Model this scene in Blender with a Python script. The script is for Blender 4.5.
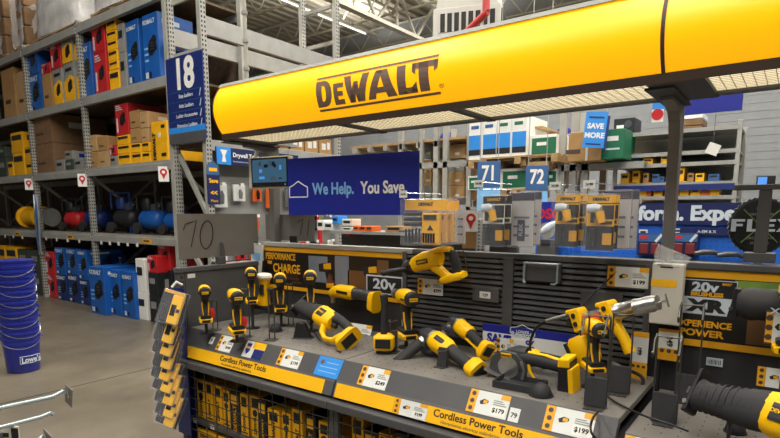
import bpy, bmesh, math, random
from mathutils import Matrix, Vector, Euler
random.seed(7)
PI = math.pi
for o in list(bpy.data.objects): bpy.data.objects.remove(o)
scene = bpy.context.scene
COL = scene.collection

# ------------------------------------------------------------------ camera
CAM_H = 1.45; FPX = 545.0; PX = 390.0; PY = 292.5; HOR = 213.0
PITCH = math.atan((PY - HOR) / FPX); YAW = math.radians(36.8)
cam_d = bpy.data.cameras.new('camera'); cam = bpy.data.objects.new('camera', cam_d)
COL.objects.link(cam); scene.camera = cam
cam_d.sensor_width = 36.0; cam_d.lens = FPX / 780 * 36.0
cam_d.shift_y = (PY - 219.0) / 780.0; cam_d.clip_start = 0.05
cam.location = (0, 0, CAM_H)
cam.rotation_euler = (PI / 2 - PITCH, 0, YAW)
_fw = Vector((-math.sin(YAW) * math.cos(PITCH), math.cos(YAW) * math.cos(PITCH), -math.sin(PITCH)))
_rt = Vector((math.cos(YAW), math.sin(YAW), 0)); _up = _rt.cross(_fw)
def at(u, v, x=None, y=None, z=None):
    """surveyed point: sight line through photo point (u, v) met with a known plane of the shop"""
    d = (u - PX) / FPX * _rt - (v - PY) / FPX * _up + _fw
    t = x / d.x if x is not None else (y / d.y if y is not None else (z - CAM_H) / d.z)
    return Vector((0, 0, CAM_H)) + d * t

# ------------------------------------------------------------------ world and exposure
w = bpy.data.worlds.new('world'); scene.world = w; w.use_nodes = True
w.node_tree.nodes['Background'].inputs[0].default_value = (0.93, 0.96, 1.0, 1)
w.node_tree.nodes['Background'].inputs[1].default_value = 0.05
vs = scene.view_settings
vs.view_transform = 'Standard'; vs.look = 'None'; vs.gamma = 1.0; vs.exposure = 0.35; vs.use_curve_mapping = False

def area(name, loc, sx, sy, power, col=(1, 0.97, 0.91), rot=(0, 0, 0)):
    l = bpy.data.lights.new(name, 'AREA'); l.shape = 'RECTANGLE'; l.size = sx; l.size_y = sy
    l.energy = power; l.color = col
    o = bpy.data.objects.new(name, l); COL.objects.link(o); o.location = loc; o.rotation_euler = rot
    return o
# rows of fluorescent strip fixtures under the roof (the tubes themselves are built with the ceiling)
TUBE_X = (-12.5, -8.7, -4.9, -1.1, 2.7); TUBE_Z = 7.55
for x in TUBE_X:
    L0 = -6.0 if x > -6 else 3.2
    area('strip_light', (x, (L0 + 16.0) / 2, TUBE_Z - 0.12), 0.35, 16.0 - L0, 33.0 * (16.0 - L0))
    area('added_uplight', (x, (L0 + 16.0) / 2, TUBE_Z + 0.13), 0.3, 16.0 - L0, 26.0 * (16.0 - L0), rot=(PI, 0, 0))  # upward lamps added over the fixtures to brighten the roof

# ------------------------------------------------------------------ materials
def lin(h):
    if isinstance(h, str):
        h = h.lstrip('#'); c = [int(h[i:i + 2], 16) / 255 for i in (0, 2, 4)]
    else: c = h
    return tuple(((v / 12.92) if v <= .04045 else ((v + .055) / 1.055) ** 2.4) for v in c) + (1,)
MATS = {}
def mat(name, col, rough=0.5, metal=0.0, var=0.12, scale=6.0, bump=0.0, bscale=60.0, emit=None, estr=0.0,
        trans=0.0, alpha=1.0, coat=0.0, spec=0.5, obj=True):
    if name in MATS: return MATS[name]
    m = bpy.data.materials.new(name); m.use_nodes = True; nt = m.node_tree; N = nt.nodes; L = nt.links
    b = N['Principled BSDF']; c = lin(col)
    b.inputs['Roughness'].default_value = rough; b.inputs['Metallic'].default_value = metal
    b.inputs['Specular IOR Level'].default_value = spec
    if coat: b.inputs['Coat Weight'].default_value = coat; b.inputs['Coat Roughness'].default_value = .1
    if trans: b.inputs['Transmission Weight'].default_value = trans
    if alpha < 1: b.inputs['Alpha'].default_value = alpha
    tc = N.new('ShaderNodeTexCoord')
    nz = N.new('ShaderNodeTexNoise'); nz.inputs['Scale'].default_value = scale; nz.inputs['Detail'].default_value = 5
    L.new(tc.outputs['Object'], nz.inputs['Vector'])
    rp = N.new('ShaderNodeValToRGB')
    k0 = 1 - var; k1 = 1 + var
    rp.color_ramp.elements[0].position = .3; rp.color_ramp.elements[1].position = .7
    rp.color_ramp.elements[0].color = tuple(min(1, v * k0) for v in c[:3]) + (1,)
    rp.color_ramp.elements[1].color = tuple(min(1, v * k1) for v in c[:3]) + (1,)
    L.new(nz.outputs['Fac'], rp.inputs['Fac']); L.new(rp.outputs['Color'], b.inputs['Base Color'])
    if bump:
        n2 = N.new('ShaderNodeTexNoise'); n2.inputs['Scale'].default_value = bscale; n2.inputs['Detail'].default_value = 3
        bp = N.new('ShaderNodeBump'); bp.inputs['Strength'].default_value = bump; bp.inputs['Distance'].default_value = .01
        L.new(tc.outputs['Object'], n2.inputs['Vector']); L.new(n2.outputs['Fac'], bp.inputs['Height'])
        L.new(bp.outputs['Normal'], b.inputs['Normal'])
    if emit:
        b.inputs['Emission Color'].default_value = lin(emit); b.inputs['Emission Strength'].default_value = estr
    MATS[name] = m
    return m
M = {}
def D(key, *a, **k): M[key] = mat(key, *a, **k)
D('charcoal', '#4b4b4d', .55, var=.1, bump=.05, bscale=200)
D('post_grey', '#6b6866', .5, var=.06)
D('charcoal_dark', '#2e2e30', .6, var=.12)
D('deck_grey', '#6f6b66', .62, var=.13, scale=9, bump=.06, bscale=120)
D('slat_grey', '#434344', .5, var=.08)
D('black_plastic', '#1d1d1f', .48, var=.15, bump=.08, bscale=300)
D('rubber', '#27272a', .7, var=.15, bump=.1, bscale=400)
D('tool_yellow', '#ffc203', .42, var=.05, spec=.35)
D('strip_yellow', '#f6b90a', .5, var=.05)
D('box_yellow', '#f7b508', .55, var=.1)
D('steel', '#b8b8b6', .28, metal=.9, var=.12, scale=30)
D('wire_steel', '#8c8a86', .35, metal=.8, var=.1)
D('wire_dark', '#55544f', .4, metal=.6, var=.1)
D('chrome', '#d9e2e8', .18, metal=1, var=.05)
D('hook_steel', '#a7b4b8', .35, metal=.55, var=.06)
D('rack_grey', '#a5a49d', .5, metal=.15, var=.1, bump=.04)
D('rack_beam', '#9c9c97', .5, metal=.15, var=.1)
D('hole_dark', '#2c2c2b', .8)
D('wood_deck', '#5a4a38', .8, var=.25, scale=14)
D('pallet_wood', '#a98a5e', .8, var=.2, scale=12, bump=.1)
D('cardboard', '#a8814f', .8, var=.1, scale=8, bump=.05)
D('cardboard_light', '#b99566', .8, var=.1, scale=8)
D('cardboard_brown', '#7d5f41', .8, var=.14, scale=8)
D('kobalt_blue', '#1457a8', .45, var=.12, scale=5)
D('kobalt_deep', '#12306f', .45, var=.15)
D('box_red', '#c02126', .45, var=.1)
D('maroon', '#6e2226', .5, var=.15)
D('box_grey', '#8b8c88', .55, var=.15)
D('box_green', '#3b463d', .6, var=.2)
D('sign_green', '#1f6b4c', .5, var=.1)
D('dark_print', '#1c1d22', .5, var=.3, scale=40)
D('white_print', '#e9e8e2', .55, var=.04)
D('paper', '#d9dbd8', .6, var=.05)
D('lowes_blue', '#1a2590', .45, var=.05)
D('navy', '#17296b', .45, var=.06)
D('deep_navy', '#141f52', .45, var=.06)
D('sky_blue', '#2f8ce0', .45, var=.05)
D('pale_blue', '#7db6e6', .5, var=.05)
D('steel_blue', '#355f94', .5, var=.06)
D('peg_blue', '#1c62c8', .45, var=.06)
D('bucket_blue', '#18268a', .3, var=.06, coat=.2)
D('silver_print', '#c9d3dc', .4, var=.05)
D('logo_brown', '#806759', .6, var=.05)
D('brown_print', '#4a3a30', .6, var=.06)
D('cardboard_sign', '#6d6a65', .7, var=.06)
D('ink', '#1b1a1a', .7)
D('red_accent', '#c81f22', .45)
D('orange_box', '#d5621e', .5, var=.1)
D('graphic_dark', '#1c1816', .42, var=.25, scale=4)
D('graphic_yellow', '#e2a312', .5, var=.05)
D('graphic_tan', '#6b4a2c', .5, var=.25, scale=3)
D('graphic_pale', '#757d8a', .5, var=.25, scale=3)
D('graphic_green', '#6f8d3d', .5, var=.4, scale=9)
D('graphic_skin', '#6a3b28', .5, var=.2)
D('jeans', '#3d5c80', .6, var=.1)
D('cream_plastic', '#d8d2c2', .5, var=.04)
D('tote_white', '#c9c4b8', .6, var=.06)
D('gunmetal', '#5d5f63', .35, metal=.7, var=.1)
D('hose_black', '#17171a', .35, var=.1)
D('joist_white', '#b4b0a3', .6, var=.06)
D('pipe_red', '#b23030', .45, var=.08)
D('duct_white', '#b9b7af', .5, var=.05)
D('wrap', '#d9d7d6', .25, var=.2, scale=5, bump=.6, bscale=9, coat=.4)
D('clear_plastic', '#e8ecf4', .12, var=.02, alpha=.1, coat=.5)
D('wrap_clear', '#e6e4e2', .25, var=.1, alpha=.45, coat=.4, bump=.7, bscale=7)
D('bag_plastic', '#eef0ee', .15, var=.02, alpha=.22, coat=.5, bump=.5, bscale=25)
D('lilac_plastic', '#b9b9cf', .15, var=.04, alpha=.3, coat=.5)
D('header_yellow', '#f5b400', .4, var=.03, scale=2, emit='#ffb400', estr=.62)
D('diffuser', '#e9e2c8', .5, var=.05, scale=40, emit='#fff0cf', estr=1.15)
D('tube_glow', '#ffffff', .4, emit='#fffbe8', estr=1.6)
D('screen', '#1d2d3c', .2, emit='#5f93b8', estr=.25)
D('screen_glow', '#4c83c4', .3, emit='#4c8ae0', estr=.6)

# a concrete floor with stains and hairline cracks
def concrete():
    m = bpy.data.materials.new('concrete_floor'); m.use_nodes = True; nt = m.node_tree; N = nt.nodes; L = nt.links
    b = N['Principled BSDF']; tc = N.new('ShaderNodeTexCoord')
    a = N.new('ShaderNodeTexNoise'); a.inputs['Scale'].default_value = .9; a.inputs['Detail'].default_value = 9; a.inputs['Roughness'].default_value = .65
    L.new(tc.outputs['Object'], a.inputs['Vector'])
    r = N.new('ShaderNodeValToRGB'); e = r.color_ramp.elements
    e[0].position = .3; e[0].color = lin('#544d40'); e[1].position = .7; e[1].color = lin('#766d5d')
    L.new(a.outputs['Fac'], r.inputs['Fac']); L.new(r.outputs['Color'], b.inputs['Base Color'])
    n = N.new('ShaderNodeTexNoise'); n.inputs['Scale'].default_value = 5; n.inputs['Detail'].default_value = 6
    L.new(tc.outputs['Object'], n.inputs['Vector'])
    r2 = N.new('ShaderNodeMapRange'); r2.inputs[3].default_value = .28; r2.inputs[4].default_value = .5
    L.new(n.outputs['Fac'], r2.inputs[0]); L.new(r2.outputs[0], b.inputs['Roughness'])
    return m
M['concrete'] = concrete()
def ribbed(name, c0, c1, scale, axis='X'):
    m = bpy.data.materials.new(name); m.use_nodes = True; nt = m.node_tree; N = nt.nodes; L = nt.links
    b = N['Principled BSDF']; b.inputs['Roughness'].default_value = .7; tc = N.new('ShaderNodeTexCoord')
    n = N.new('ShaderNodeTexNoise'); n.inputs['Scale'].default_value = scale
    L.new(tc.outputs['Object'], n.inputs['Vector'])
    r = N.new('ShaderNodeValToRGB'); r.color_ramp.elements[0].color = lin(c0); r.color_ramp.elements[1].color = lin(c1)
    L.new(n.outputs['Fac'], r.inputs['Fac']); L.new(r.outputs['Color'], b.inputs['Base Color'])
    return m
M['roof_deck'] = ribbed('roof_deck', '#938c7b', '#a1998a', 1.5)
M['block_wall'] = ribbed('block_wall', '#787b7e', '#898c8f', 3)

# ------------------------------------------------------------------ mesh helpers
class MB:
    def __init__(s): s.v = []; s.f = []; s.T = Matrix.Identity(4)
    def add(s, vs, fs):
        n = len(s.v); s.v += [tuple(s.T @ Vector(p)) for p in vs]; s.f += [tuple(i + n for i in f) for f in fs]; return s
    def box(s, x0, x1, y0, y1, z0, z1):
        return s.add([(x0,y0,z0),(x1,y0,z0),(x1,y1,z0),(x0,y1,z0),(x0,y0,z1),(x1,y0,z1),(x1,y1,z1),(x0,y1,z1)],
                     [(0,3,2,1),(4,5,6,7),(0,1,5,4),(1,2,6,5),(2,3,7,6),(3,0,4,7)])
    def cbox(s, c, d, rot=(0, 0, 0)):
        R = Euler(rot).to_matrix(); c = Vector(c); h = [q / 2 for q in d]
        vs = [c + R @ Vector((a * h[0], b * h[1], e * h[2])) for e in (-1, 1) for a, b in ((-1,-1),(1,-1),(1,1),(-1,1))]
        return s.add(vs, [(0,3,2,1),(4,5,6,7),(0,1,5,4),(1,2,6,5),(2,3,7,6),(3,0,4,7)])
    def bar(s, p0, p1, w, h, up=(0, 0, 1)):
        p0, p1 = Vector(p0), Vector(p1); d = (p1 - p0).normalized(); u = Vector(up)
        if abs(d.dot(u)) > .98: u = Vector((0, 1, 0))
        sd = d.cross(u).normalized(); u = sd.cross(d)
        vs = [p + sd * a * w / 2 + u * b * h / 2 for p in (p0, p1) for a, b in ((-1,-1),(1,-1),(1,1),(-1,1))]
        return s.add(vs, [(0,1,2,3),(7,6,5,4),(0,4,5,1),(1,5,6,2),(2,6,7,3),(3,7,4,0)])
    def loft(s, rings, cap=True):
        n = len(rings[0]); vs = [p for r in rings for p in r]; fs = []
        for k in range(len(rings) - 1):
            for i in range(n):
                j = (i + 1) % n; fs.append((k*n+i, k*n+j, (k+1)*n+j, (k+1)*n+i))
        if cap: fs.append(tuple(range(n))[::-1]); fs.append(tuple((len(rings)-1)*n + i for i in range(n)))
        return s.add(vs, fs)
    def limb(s, pts, sizes, up=(0, 1, 0), n=12, e=2.0):
        """swept superellipse: pts, per point (width along up-axis side, thickness)"""
        P = [Vector(p) for p in pts]; U = Vector(up); rings = []
        for i, p in enumerate(P):
            d = (P[min(i+1, len(P)-1)] - P[max(i-1, 0)]).normalized()
            sd = U - d * U.dot(d); sd.normalize(); th = d.cross(sd)
            a, b = sizes[i]; ring = []
            for k in range(n):
                t = 2 * PI * (k + .5) / n; c, q = math.cos(t), math.sin(t)
                ring.append(p + sd * a/2 * math.copysign(abs(c) ** (2/e), c) + th * b/2 * math.copysign(abs(q) ** (2/e), q))
            rings.append(ring)
        return s.loft(rings)
    def cyl(s, p0, p1, r0, r1=None, n=12):
        r1 = r0 if r1 is None else r1
        return s.lathe(p0, p1, [(0, r0), (1, r1)], n)
    def lathe(s, p0, p1, prof, n=14):
        p0, p1 = Vector(p0), Vector(p1); d = p1 - p0; dn = d.normalized()
        u = Vector((0, 0, 1)) if abs(dn.z) < .9 else Vector((1, 0, 0))
        a = dn.cross(u).normalized(); b = dn.cross(a)
        return s.loft([[p0 + d * t + (a * math.cos(2*PI*k/n) + b * math.sin(2*PI*k/n)) * max(r, 1e-4) for k in range(n)] for t, r in prof])
    def tube(s, pts, r, n=6):
        P = [Vector(p) for p in pts]; rings = []; prev = None
        for i, p in enumerate(P):
            d = (P[min(i+1, len(P)-1)] - P[max(i-1, 0)]).normalized()
            if prev is None:
                u = Vector((0, 0, 1)) if abs(d.z) < .9 else Vector((1, 0, 0)); a = d.cross(u).normalized()
            else: a = prev - d * prev.dot(d); a.normalize()
            prev = a; b = d.cross(a)
            rings.append([p + (a * math.cos(2*PI*k/n) + b * math.sin(2*PI*k/n)) * r for k in range(n)])
        return s.loft(rings)
    def prism(s, poly, a, b, plane='xz'):
        n = len(poly)
        def P(q, t): return {'xz': (q[0], t, q[1]), 'yz': (t, q[0], q[1]), 'xy': (q[0], q[1], t)}[plane]
        return s.add([P(q, a) for q in poly] + [P(q, b) for q in poly],
                     [tuple(range(n))[::-1], tuple(range(n, 2*n))] + [(i, (i+1) % n, n+(i+1) % n, n+i) for i in range(n)])
    def ell(s, c, r, n=12, m=8):
        c = Vector(c); r = r if hasattr(r, '__len__') else (r, r, r)
        return s.loft([[c + Vector((r[0]*math.sin(t)*math.cos(2*PI*k/n), r[1]*math.sin(t)*math.sin(2*PI*k/n), r[2]*math.cos(t))) for k in range(n)]
                       for t in [PI*(j+.02*(j==0)-.02*(j==m))/m for j in range(m+1)]])
    def mesh(s, name, material, smooth=False, ang=40):
        me = bpy.data.meshes.new(name); me.from_pydata(s.v, [], s.f); me.validate()
        bm = bmesh.new(); bm.from_mesh(me); bmesh.ops.recalc_face_normals(bm, faces=bm.faces); bm.to_mesh(me); bm.free()
        if material is not None: me.materials.append(M[material] if isinstance(material, str) else material)
        if smooth:
            me.shade_smooth(); me.set_sharp_from_angle(angle=math.radians(ang))
        return me
    def build(s, name, material, parent=None, smooth=False, bevel=0.0, seg=2, ang=40):
        o = bpy.data.objects.new(name, s.mesh(name, material, smooth, ang)); COL.objects.link(o)
        if parent is not None: o.parent = parent
        if bevel:
            b = o.modifiers.new('bevel', 'BEVEL'); b.width = bevel; b.segments = seg; b.limit_method = 'ANGLE'; b.angle_limit = math.radians(35)
        return o
def tag(o, label=None, cat=None, group=None, kind=None):
    if label: o['label'] = label
    if cat: o['category'] = cat
    if group: o['group'] = group
    if kind: o['kind'] = kind
    return o
def empty(name, loc=(0, 0, 0), rot=(0, 0, 0), label=None, cat=None, group=None):
    o = bpy.data.objects.new(name, None); COL.objects.link(o); o.location = loc; o.rotation_euler = rot
    o.empty_display_size = .05
    return tag(o, label, cat, group)
def kids(o): return [c for c in bpy.data.objects if c.parent == o]
def copy_tree(o, parent=None, label=None, group=None):
    c = o.copy(); COL.objects.link(c); c.parent = parent
    if label: c['label'] = label
    if group: c['group'] = group
    for ch in kids(o): copy_tree(ch, c)
    return c
def struct(name, mb, m, parent=None, **k):
    o = mb.build(name, m, parent, **k)
    if parent is None: o['kind'] = 'structure'
    return o
_txt = {}
def text_mesh(s, size, bold, shear, extrude, align, space, material):
    key = (s, size, bold, shear, extrude, align, space, material)
    if key in _txt: return _txt[key]
    c = bpy.data.curves.new('lettering', 'FONT'); c.body = s; c.size = size; c.offset = bold; c.shear = shear
    c.extrude = extrude; c.align_x = align; c.align_y = 'CENTER'; c.space_character = space; c.resolution_u = 3
    t = bpy.data.objects.new('lettering', c); COL.objects.link(t)
    bpy.context.view_layer.update()
    me = bpy.data.meshes.new_from_object(t); me.name = 'lettering'
    bpy.data.objects.remove(t); bpy.data.curves.remove(c)
    me.materials.clear(); me.materials.append(M[material]); _txt[key] = me
    return me
def text(s, loc, size, material, parent, face='-y', bold=0.0, shear=0.0, extrude=.0006, align='CENTER', space=1.0, sx=1.0, rot=None, name='lettering'):
    """lettering in the parent's frame, facing the given axis"""
    o = bpy.data.objects.new(name, text_mesh(s, size, bold, shear, extrude, align, space, material)); COL.objects.link(o)
    o.parent = parent; o.location = loc; o.scale = (sx, 1, 1)
    o.rotation_euler = rot if rot else {'-y': (PI/2, 0, 0), '+x': (PI/2, 0, PI/2), '+z': (0, 0, 0), '-x': (PI/2, 0, -PI/2), '+y': (PI/2, 0, PI)}[face]
    return o
# ================================================================== the setting
fl = struct('floor', MB().box(-24, 8, -6, 26, -.1, 0), 'concrete')
_j = at(110, 378, z=0).x
for k, (a, b) in enumerate((((_j, -6), (_j, 17)), ((_j + 4.6, -6), (_j + 4.6, 17)))):
    MB().bar((a[0], a[1], .0005), (b[0], b[1], .0005), .012, .002).build('saw_cut_joint', 'hole_dark', fl)
# roof: corrugated deck with ribs along Y, joists along X, girders along Y
ce = MB(); xs = []; x = -24.0
prof = []
while x < 8:
    prof += [(x, 8.3), (x + .16, 8.3), (x + .2, 8.37), (x + .36, 8.37)]; x += .4
top = [(prof[-1][0], 8.5), (prof[0][0], 8.5)]
n = len(prof)
vs = [(p[0], -6, p[1]) for p in prof] + [(p[0], 26, p[1]) for p in prof]
ce.add(vs, [(i, i + 1, n + i + 1, n + i) for i in range(n - 1)])
ce.box(-24, 8, -6, 26, 8.45, 8.5)
ceil = struct('ceiling', ce, 'roof_deck')
for y in (1.2, 3.0, 4.8, 6.6, 8.4, 10.2, 12.0, 14.5, 17):       # joists
    j = MB(); zt, zb = 8.25, 7.6
    j.bar((-24, y, zt), (8, y, zt), .08, .06).bar((-24, y, zb), (8, y, zb), .08, .05)
    x = -24.0; k = 0
    while x < 7.4:
        j.bar((x, y, zt if k % 2 else zb), (x + .55, y, zb if k % 2 else zt), .03, .03); x += .55; k += 1
    j.build('roof_joist', 'joist_white', ceil)
for x in (-10.2, -3.3, 3.6):                                   # girders
    g = MB(); zt, zb = 8.1, 6.9
    for z in (zt, zb): g.bar((x - .06, -6, z), (x - .06, 26, z), .1, .1).bar((x + .06, -6, z), (x + .06, 26, z), .1, .1)
    y = -5.0; k = 0
    while y < 25:
        g.bar((x, y, zt if k % 2 else zb), (x, y + 1.0, zb if k % 2 else zt), .07, .07)
        if k % 2: g.bar((x, y, zb), (x, y, zt), .05, .05)
        y += 1.0; k += 1
    g.build('roof_girder', 'joist_white', ceil)
for x in TUBE_X:
    L0 = -6.0 if x > -6 else 3.2
    f = MB().box(x - .1, x + .1, L0, 16, TUBE_Z, TUBE_Z + .09).build('light_fixture', 'duct_white', ceil)
    y = L0
    while y < 13.7:
        MB().cyl((x, y + .05, TUBE_Z - .03), (x, y + 2.35, TUBE_Z - .03), .022, n=8).build('fluorescent_tube', 'tube_glow', f, smooth=True); y += 2.44
# back wall of painted blocks
wb = struct('wall_back', MB().box(-24, 8, 17.0, 17.2, 0, 8.3), 'block_wall')
bw = MB()
z = 1.0; 
for k in range(30):
    bw.box(-14, 8, 16.992, 17.0, 1.0 + k * .2, 1.006 + k * .2)
jo = bw.build('mortar_joint', 'box_grey', wb); jo['kind'] = 'stuff'
MB().box(-24, 8, 16.9, 17.0, 3.05, 3.6).build('wall_band', 'lowes_blue', wb) if False else None
wl = struct('wall_left', MB().box(-24.2, -24, -6, 26, 0, 8.3), 'block_wall')

# ================================================================== the gondola
GX0, GX1, GX2, GX3 = -2.85, -1.635, -.42, .82        # section joints
GY0, GYB = 1.83, 2.40                                  # deck front, back panel face
DZ = .78
def fascia_profile(y0, z): # section profile of the sloped fascia (y, z), front of the deck
    return [(y0, z), (y0 - .055, z - .082), (y0 - .062, z - .09), (y0 - .088, z - .152), (y0 - .07, z - .158), (y0 + .02, z - .03)]
def section(xa, xb, dz, label, left):
    g = empty('display_gondola', ((xa + xb) / 2, 2.1, 0), label=label, cat='display shelf', group='sections of the tool display')
    ox, oy = (xa + xb) / 2, 2.1
    def B(): 
        m = MB(); m.T = Matrix.Translation((-ox, -oy, 0)); return m
    d = B().box(xa + .003, xb - .003, GY0, GYB - .002, dz - .025, dz).build('deck', 'deck_grey', g, bevel=.003)
    # peg holes punched in the deck
    h = B()
    nx = int((xb - xa) / .05)
    for i in range(1, nx):
        for j in range(1, 11): h.box(xa + i*.05 - .0022, xa + i*.05 + .0022, GY0 + .02 + j*.05 - .005, GY0 + .02 + j*.05 + .005, dz, dz + .0005)
    ho = h.build('deck_slots', 'charcoal_dark', d); ho['kind'] = 'stuff'
    f = B().prism(fascia_profile(GY0, dz), xa + .004, xb - .004, 'yz').build('fascia', 'charcoal', g, bevel=.002)
    # lower ledge carrying the cage
    B().box(xa, xb, GY0 - .12, GYB, dz - .205, dz - .165).build('ledge', 'charcoal', g, bevel=.006)
    B().box(xa, xb, GYB - .02, GYB + .03, 0, dz - .21).build('rear_panel', 'charcoal_dark', g)
    B().box(xa, xb, GY0 - .05, GYB, .0, .1).build('base', 'charcoal_dark', g)
    B().box(xa + .002, xb - .002, GY0 - .04, GYB - .03, .21, .24).build('lower_shelf', 'charcoal', g, bevel=.004)
    # wire cage front
    wc = B(); y = GY0 - .07; top = dz - .205
    x = xa + .03
    while x < xb - .01: wc.bar((x, y, .1), (x, y, top), .0042, .0042); x += .0955
    z = .13
    while z < top: wc.bar((xa + .01, y - .006, z), (xb - .01, y - .006, z), .0042, .0042); z += .0635
    wc.bar((xa + .01, y, .1), (xb - .01, y, .1), .012, .012)
    wc.build('wire_cage', 'wire_dark', g)
    for xx in (xa + .014, xb - .014):
        s = .012
        B().box(xx - s, xx + s, GY0 - .075, GY0 - .045, .0, top).build('cage_post', 'charcoal', g)
    # back panel core and top rail
    B().box(xa, xb, GYB + .004, GYB + .03, dz - .2, 1.25).build('back_panel', 'charcoal_dark', g)
    B().box(xa, xb, GYB - .018, GYB + .035, 1.235, 1.262).build('top_rail', 'rack_grey' if left else 'charcoal', g, bevel=.004)
    return g, B, f
S1, B1, F1 = section(GX0, GX1, DZ, 'left section of grey tool display, ends in a grey side panel', True)
S2, B2, F2 = section(GX1, GX2, DZ, 'middle section of grey tool display with slatted back panel', False)
S3, B3, F3 = section(GX2 + .012, GX3, DZ - .045, 'right section of grey tool display with black experience power graphic', False)
# fascia slopes: a point on the grey band / yellow band of a section
def on_fascia(t, band, dz=DZ):
    """(y, z) at fraction t from top of the band; band 'grey' or 'yellow'"""
    p = fascia_profile(GY0, dz)
    a, b = (p[0], p[1]) if band == 'grey' else (p[2], p[3])
    return a[0] + (b[0] - a[0]) * t, a[1] + (b[1] - a[1]) * t
ANG_G = math.atan2(.055, .082); ANG_Y = math.atan2(.026, .062)
def fascia_card(B, xa, xb, t0, t1, band, off, dz=DZ, th=.001):
    (y0, z0), (y1, z1) = on_fascia(t0, band, dz), on_fascia(t1, band, dz)
    an = ANG_G if band == 'grey' else ANG_Y
    oy, oz = -math.cos(an) * off, -math.sin(an) * off * -1
    oy2, oz2 = -math.cos(an) * (off + th), math.sin(an) * (off + th)
    m = B()
    m.add([(xa, y0 + oy, z0 + oz), (xb, y0 + oy, z0 + oz), (xb, y1 + oy, z1 + oz), (xa, y1 + oy, z1 + oz),
           (xa, y0 + oy2, z0 + oz2), (xb, y0 + oy2, z0 + oz2), (xb, y1 + oy2, z1 + oz2), (xa, y1 + oy2, z1 + oz2)],
          [(0,1,2,3),(7,6,5,4),(0,4,5,1),(1,5,6,2),(2,6,7,3),(3,7,4,0)])
    return m
for S, B, xa, xb in ((S1, B1, GX0 + .012, GX1 - .06), (S2, B2, GX1 + .015, GX2 - .012)):
    fascia_card(B, xa, xb, .02, .98, 'yellow', .0006).build('yellow_strip', 'strip_yellow', S)
fascia_card(B3, GX2 + .03, GX3, .02, .98, 'yellow', .0006, DZ - .045).build('yellow_strip', 'strip_yellow', S3)
def fascia_text(s, S, x, t, band, size, m, bold=0, off=.002, align='LEFT'):
    y, z = on_fascia(t, band); an = ANG_G if band == 'grey' else ANG_Y
    return text(s, (x - S.location.x, y - S.location.y - math.cos(an) * off, z + math.sin(an) * off), size, m, S, bold=bold, align=align, rot=(PI/2 - an, 0, 0))
fascia_text('Cordless Power Tools', S1, -2.47, .36, 'yellow', .041, 'ink', .0007)
fascia_text('Herramientas eléctricas inalámbricas', S1, -2.45, .78, 'yellow', .017, 'brown_print')
fascia_text('Cordless Power Tools', S2, -1.10, .36, 'yellow', .041, 'ink', .0007)
fascia_text('Herramientas eléctricas inalámbricas', S2, -1.06, .78, 'yellow', .017, 'brown_print')

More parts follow.
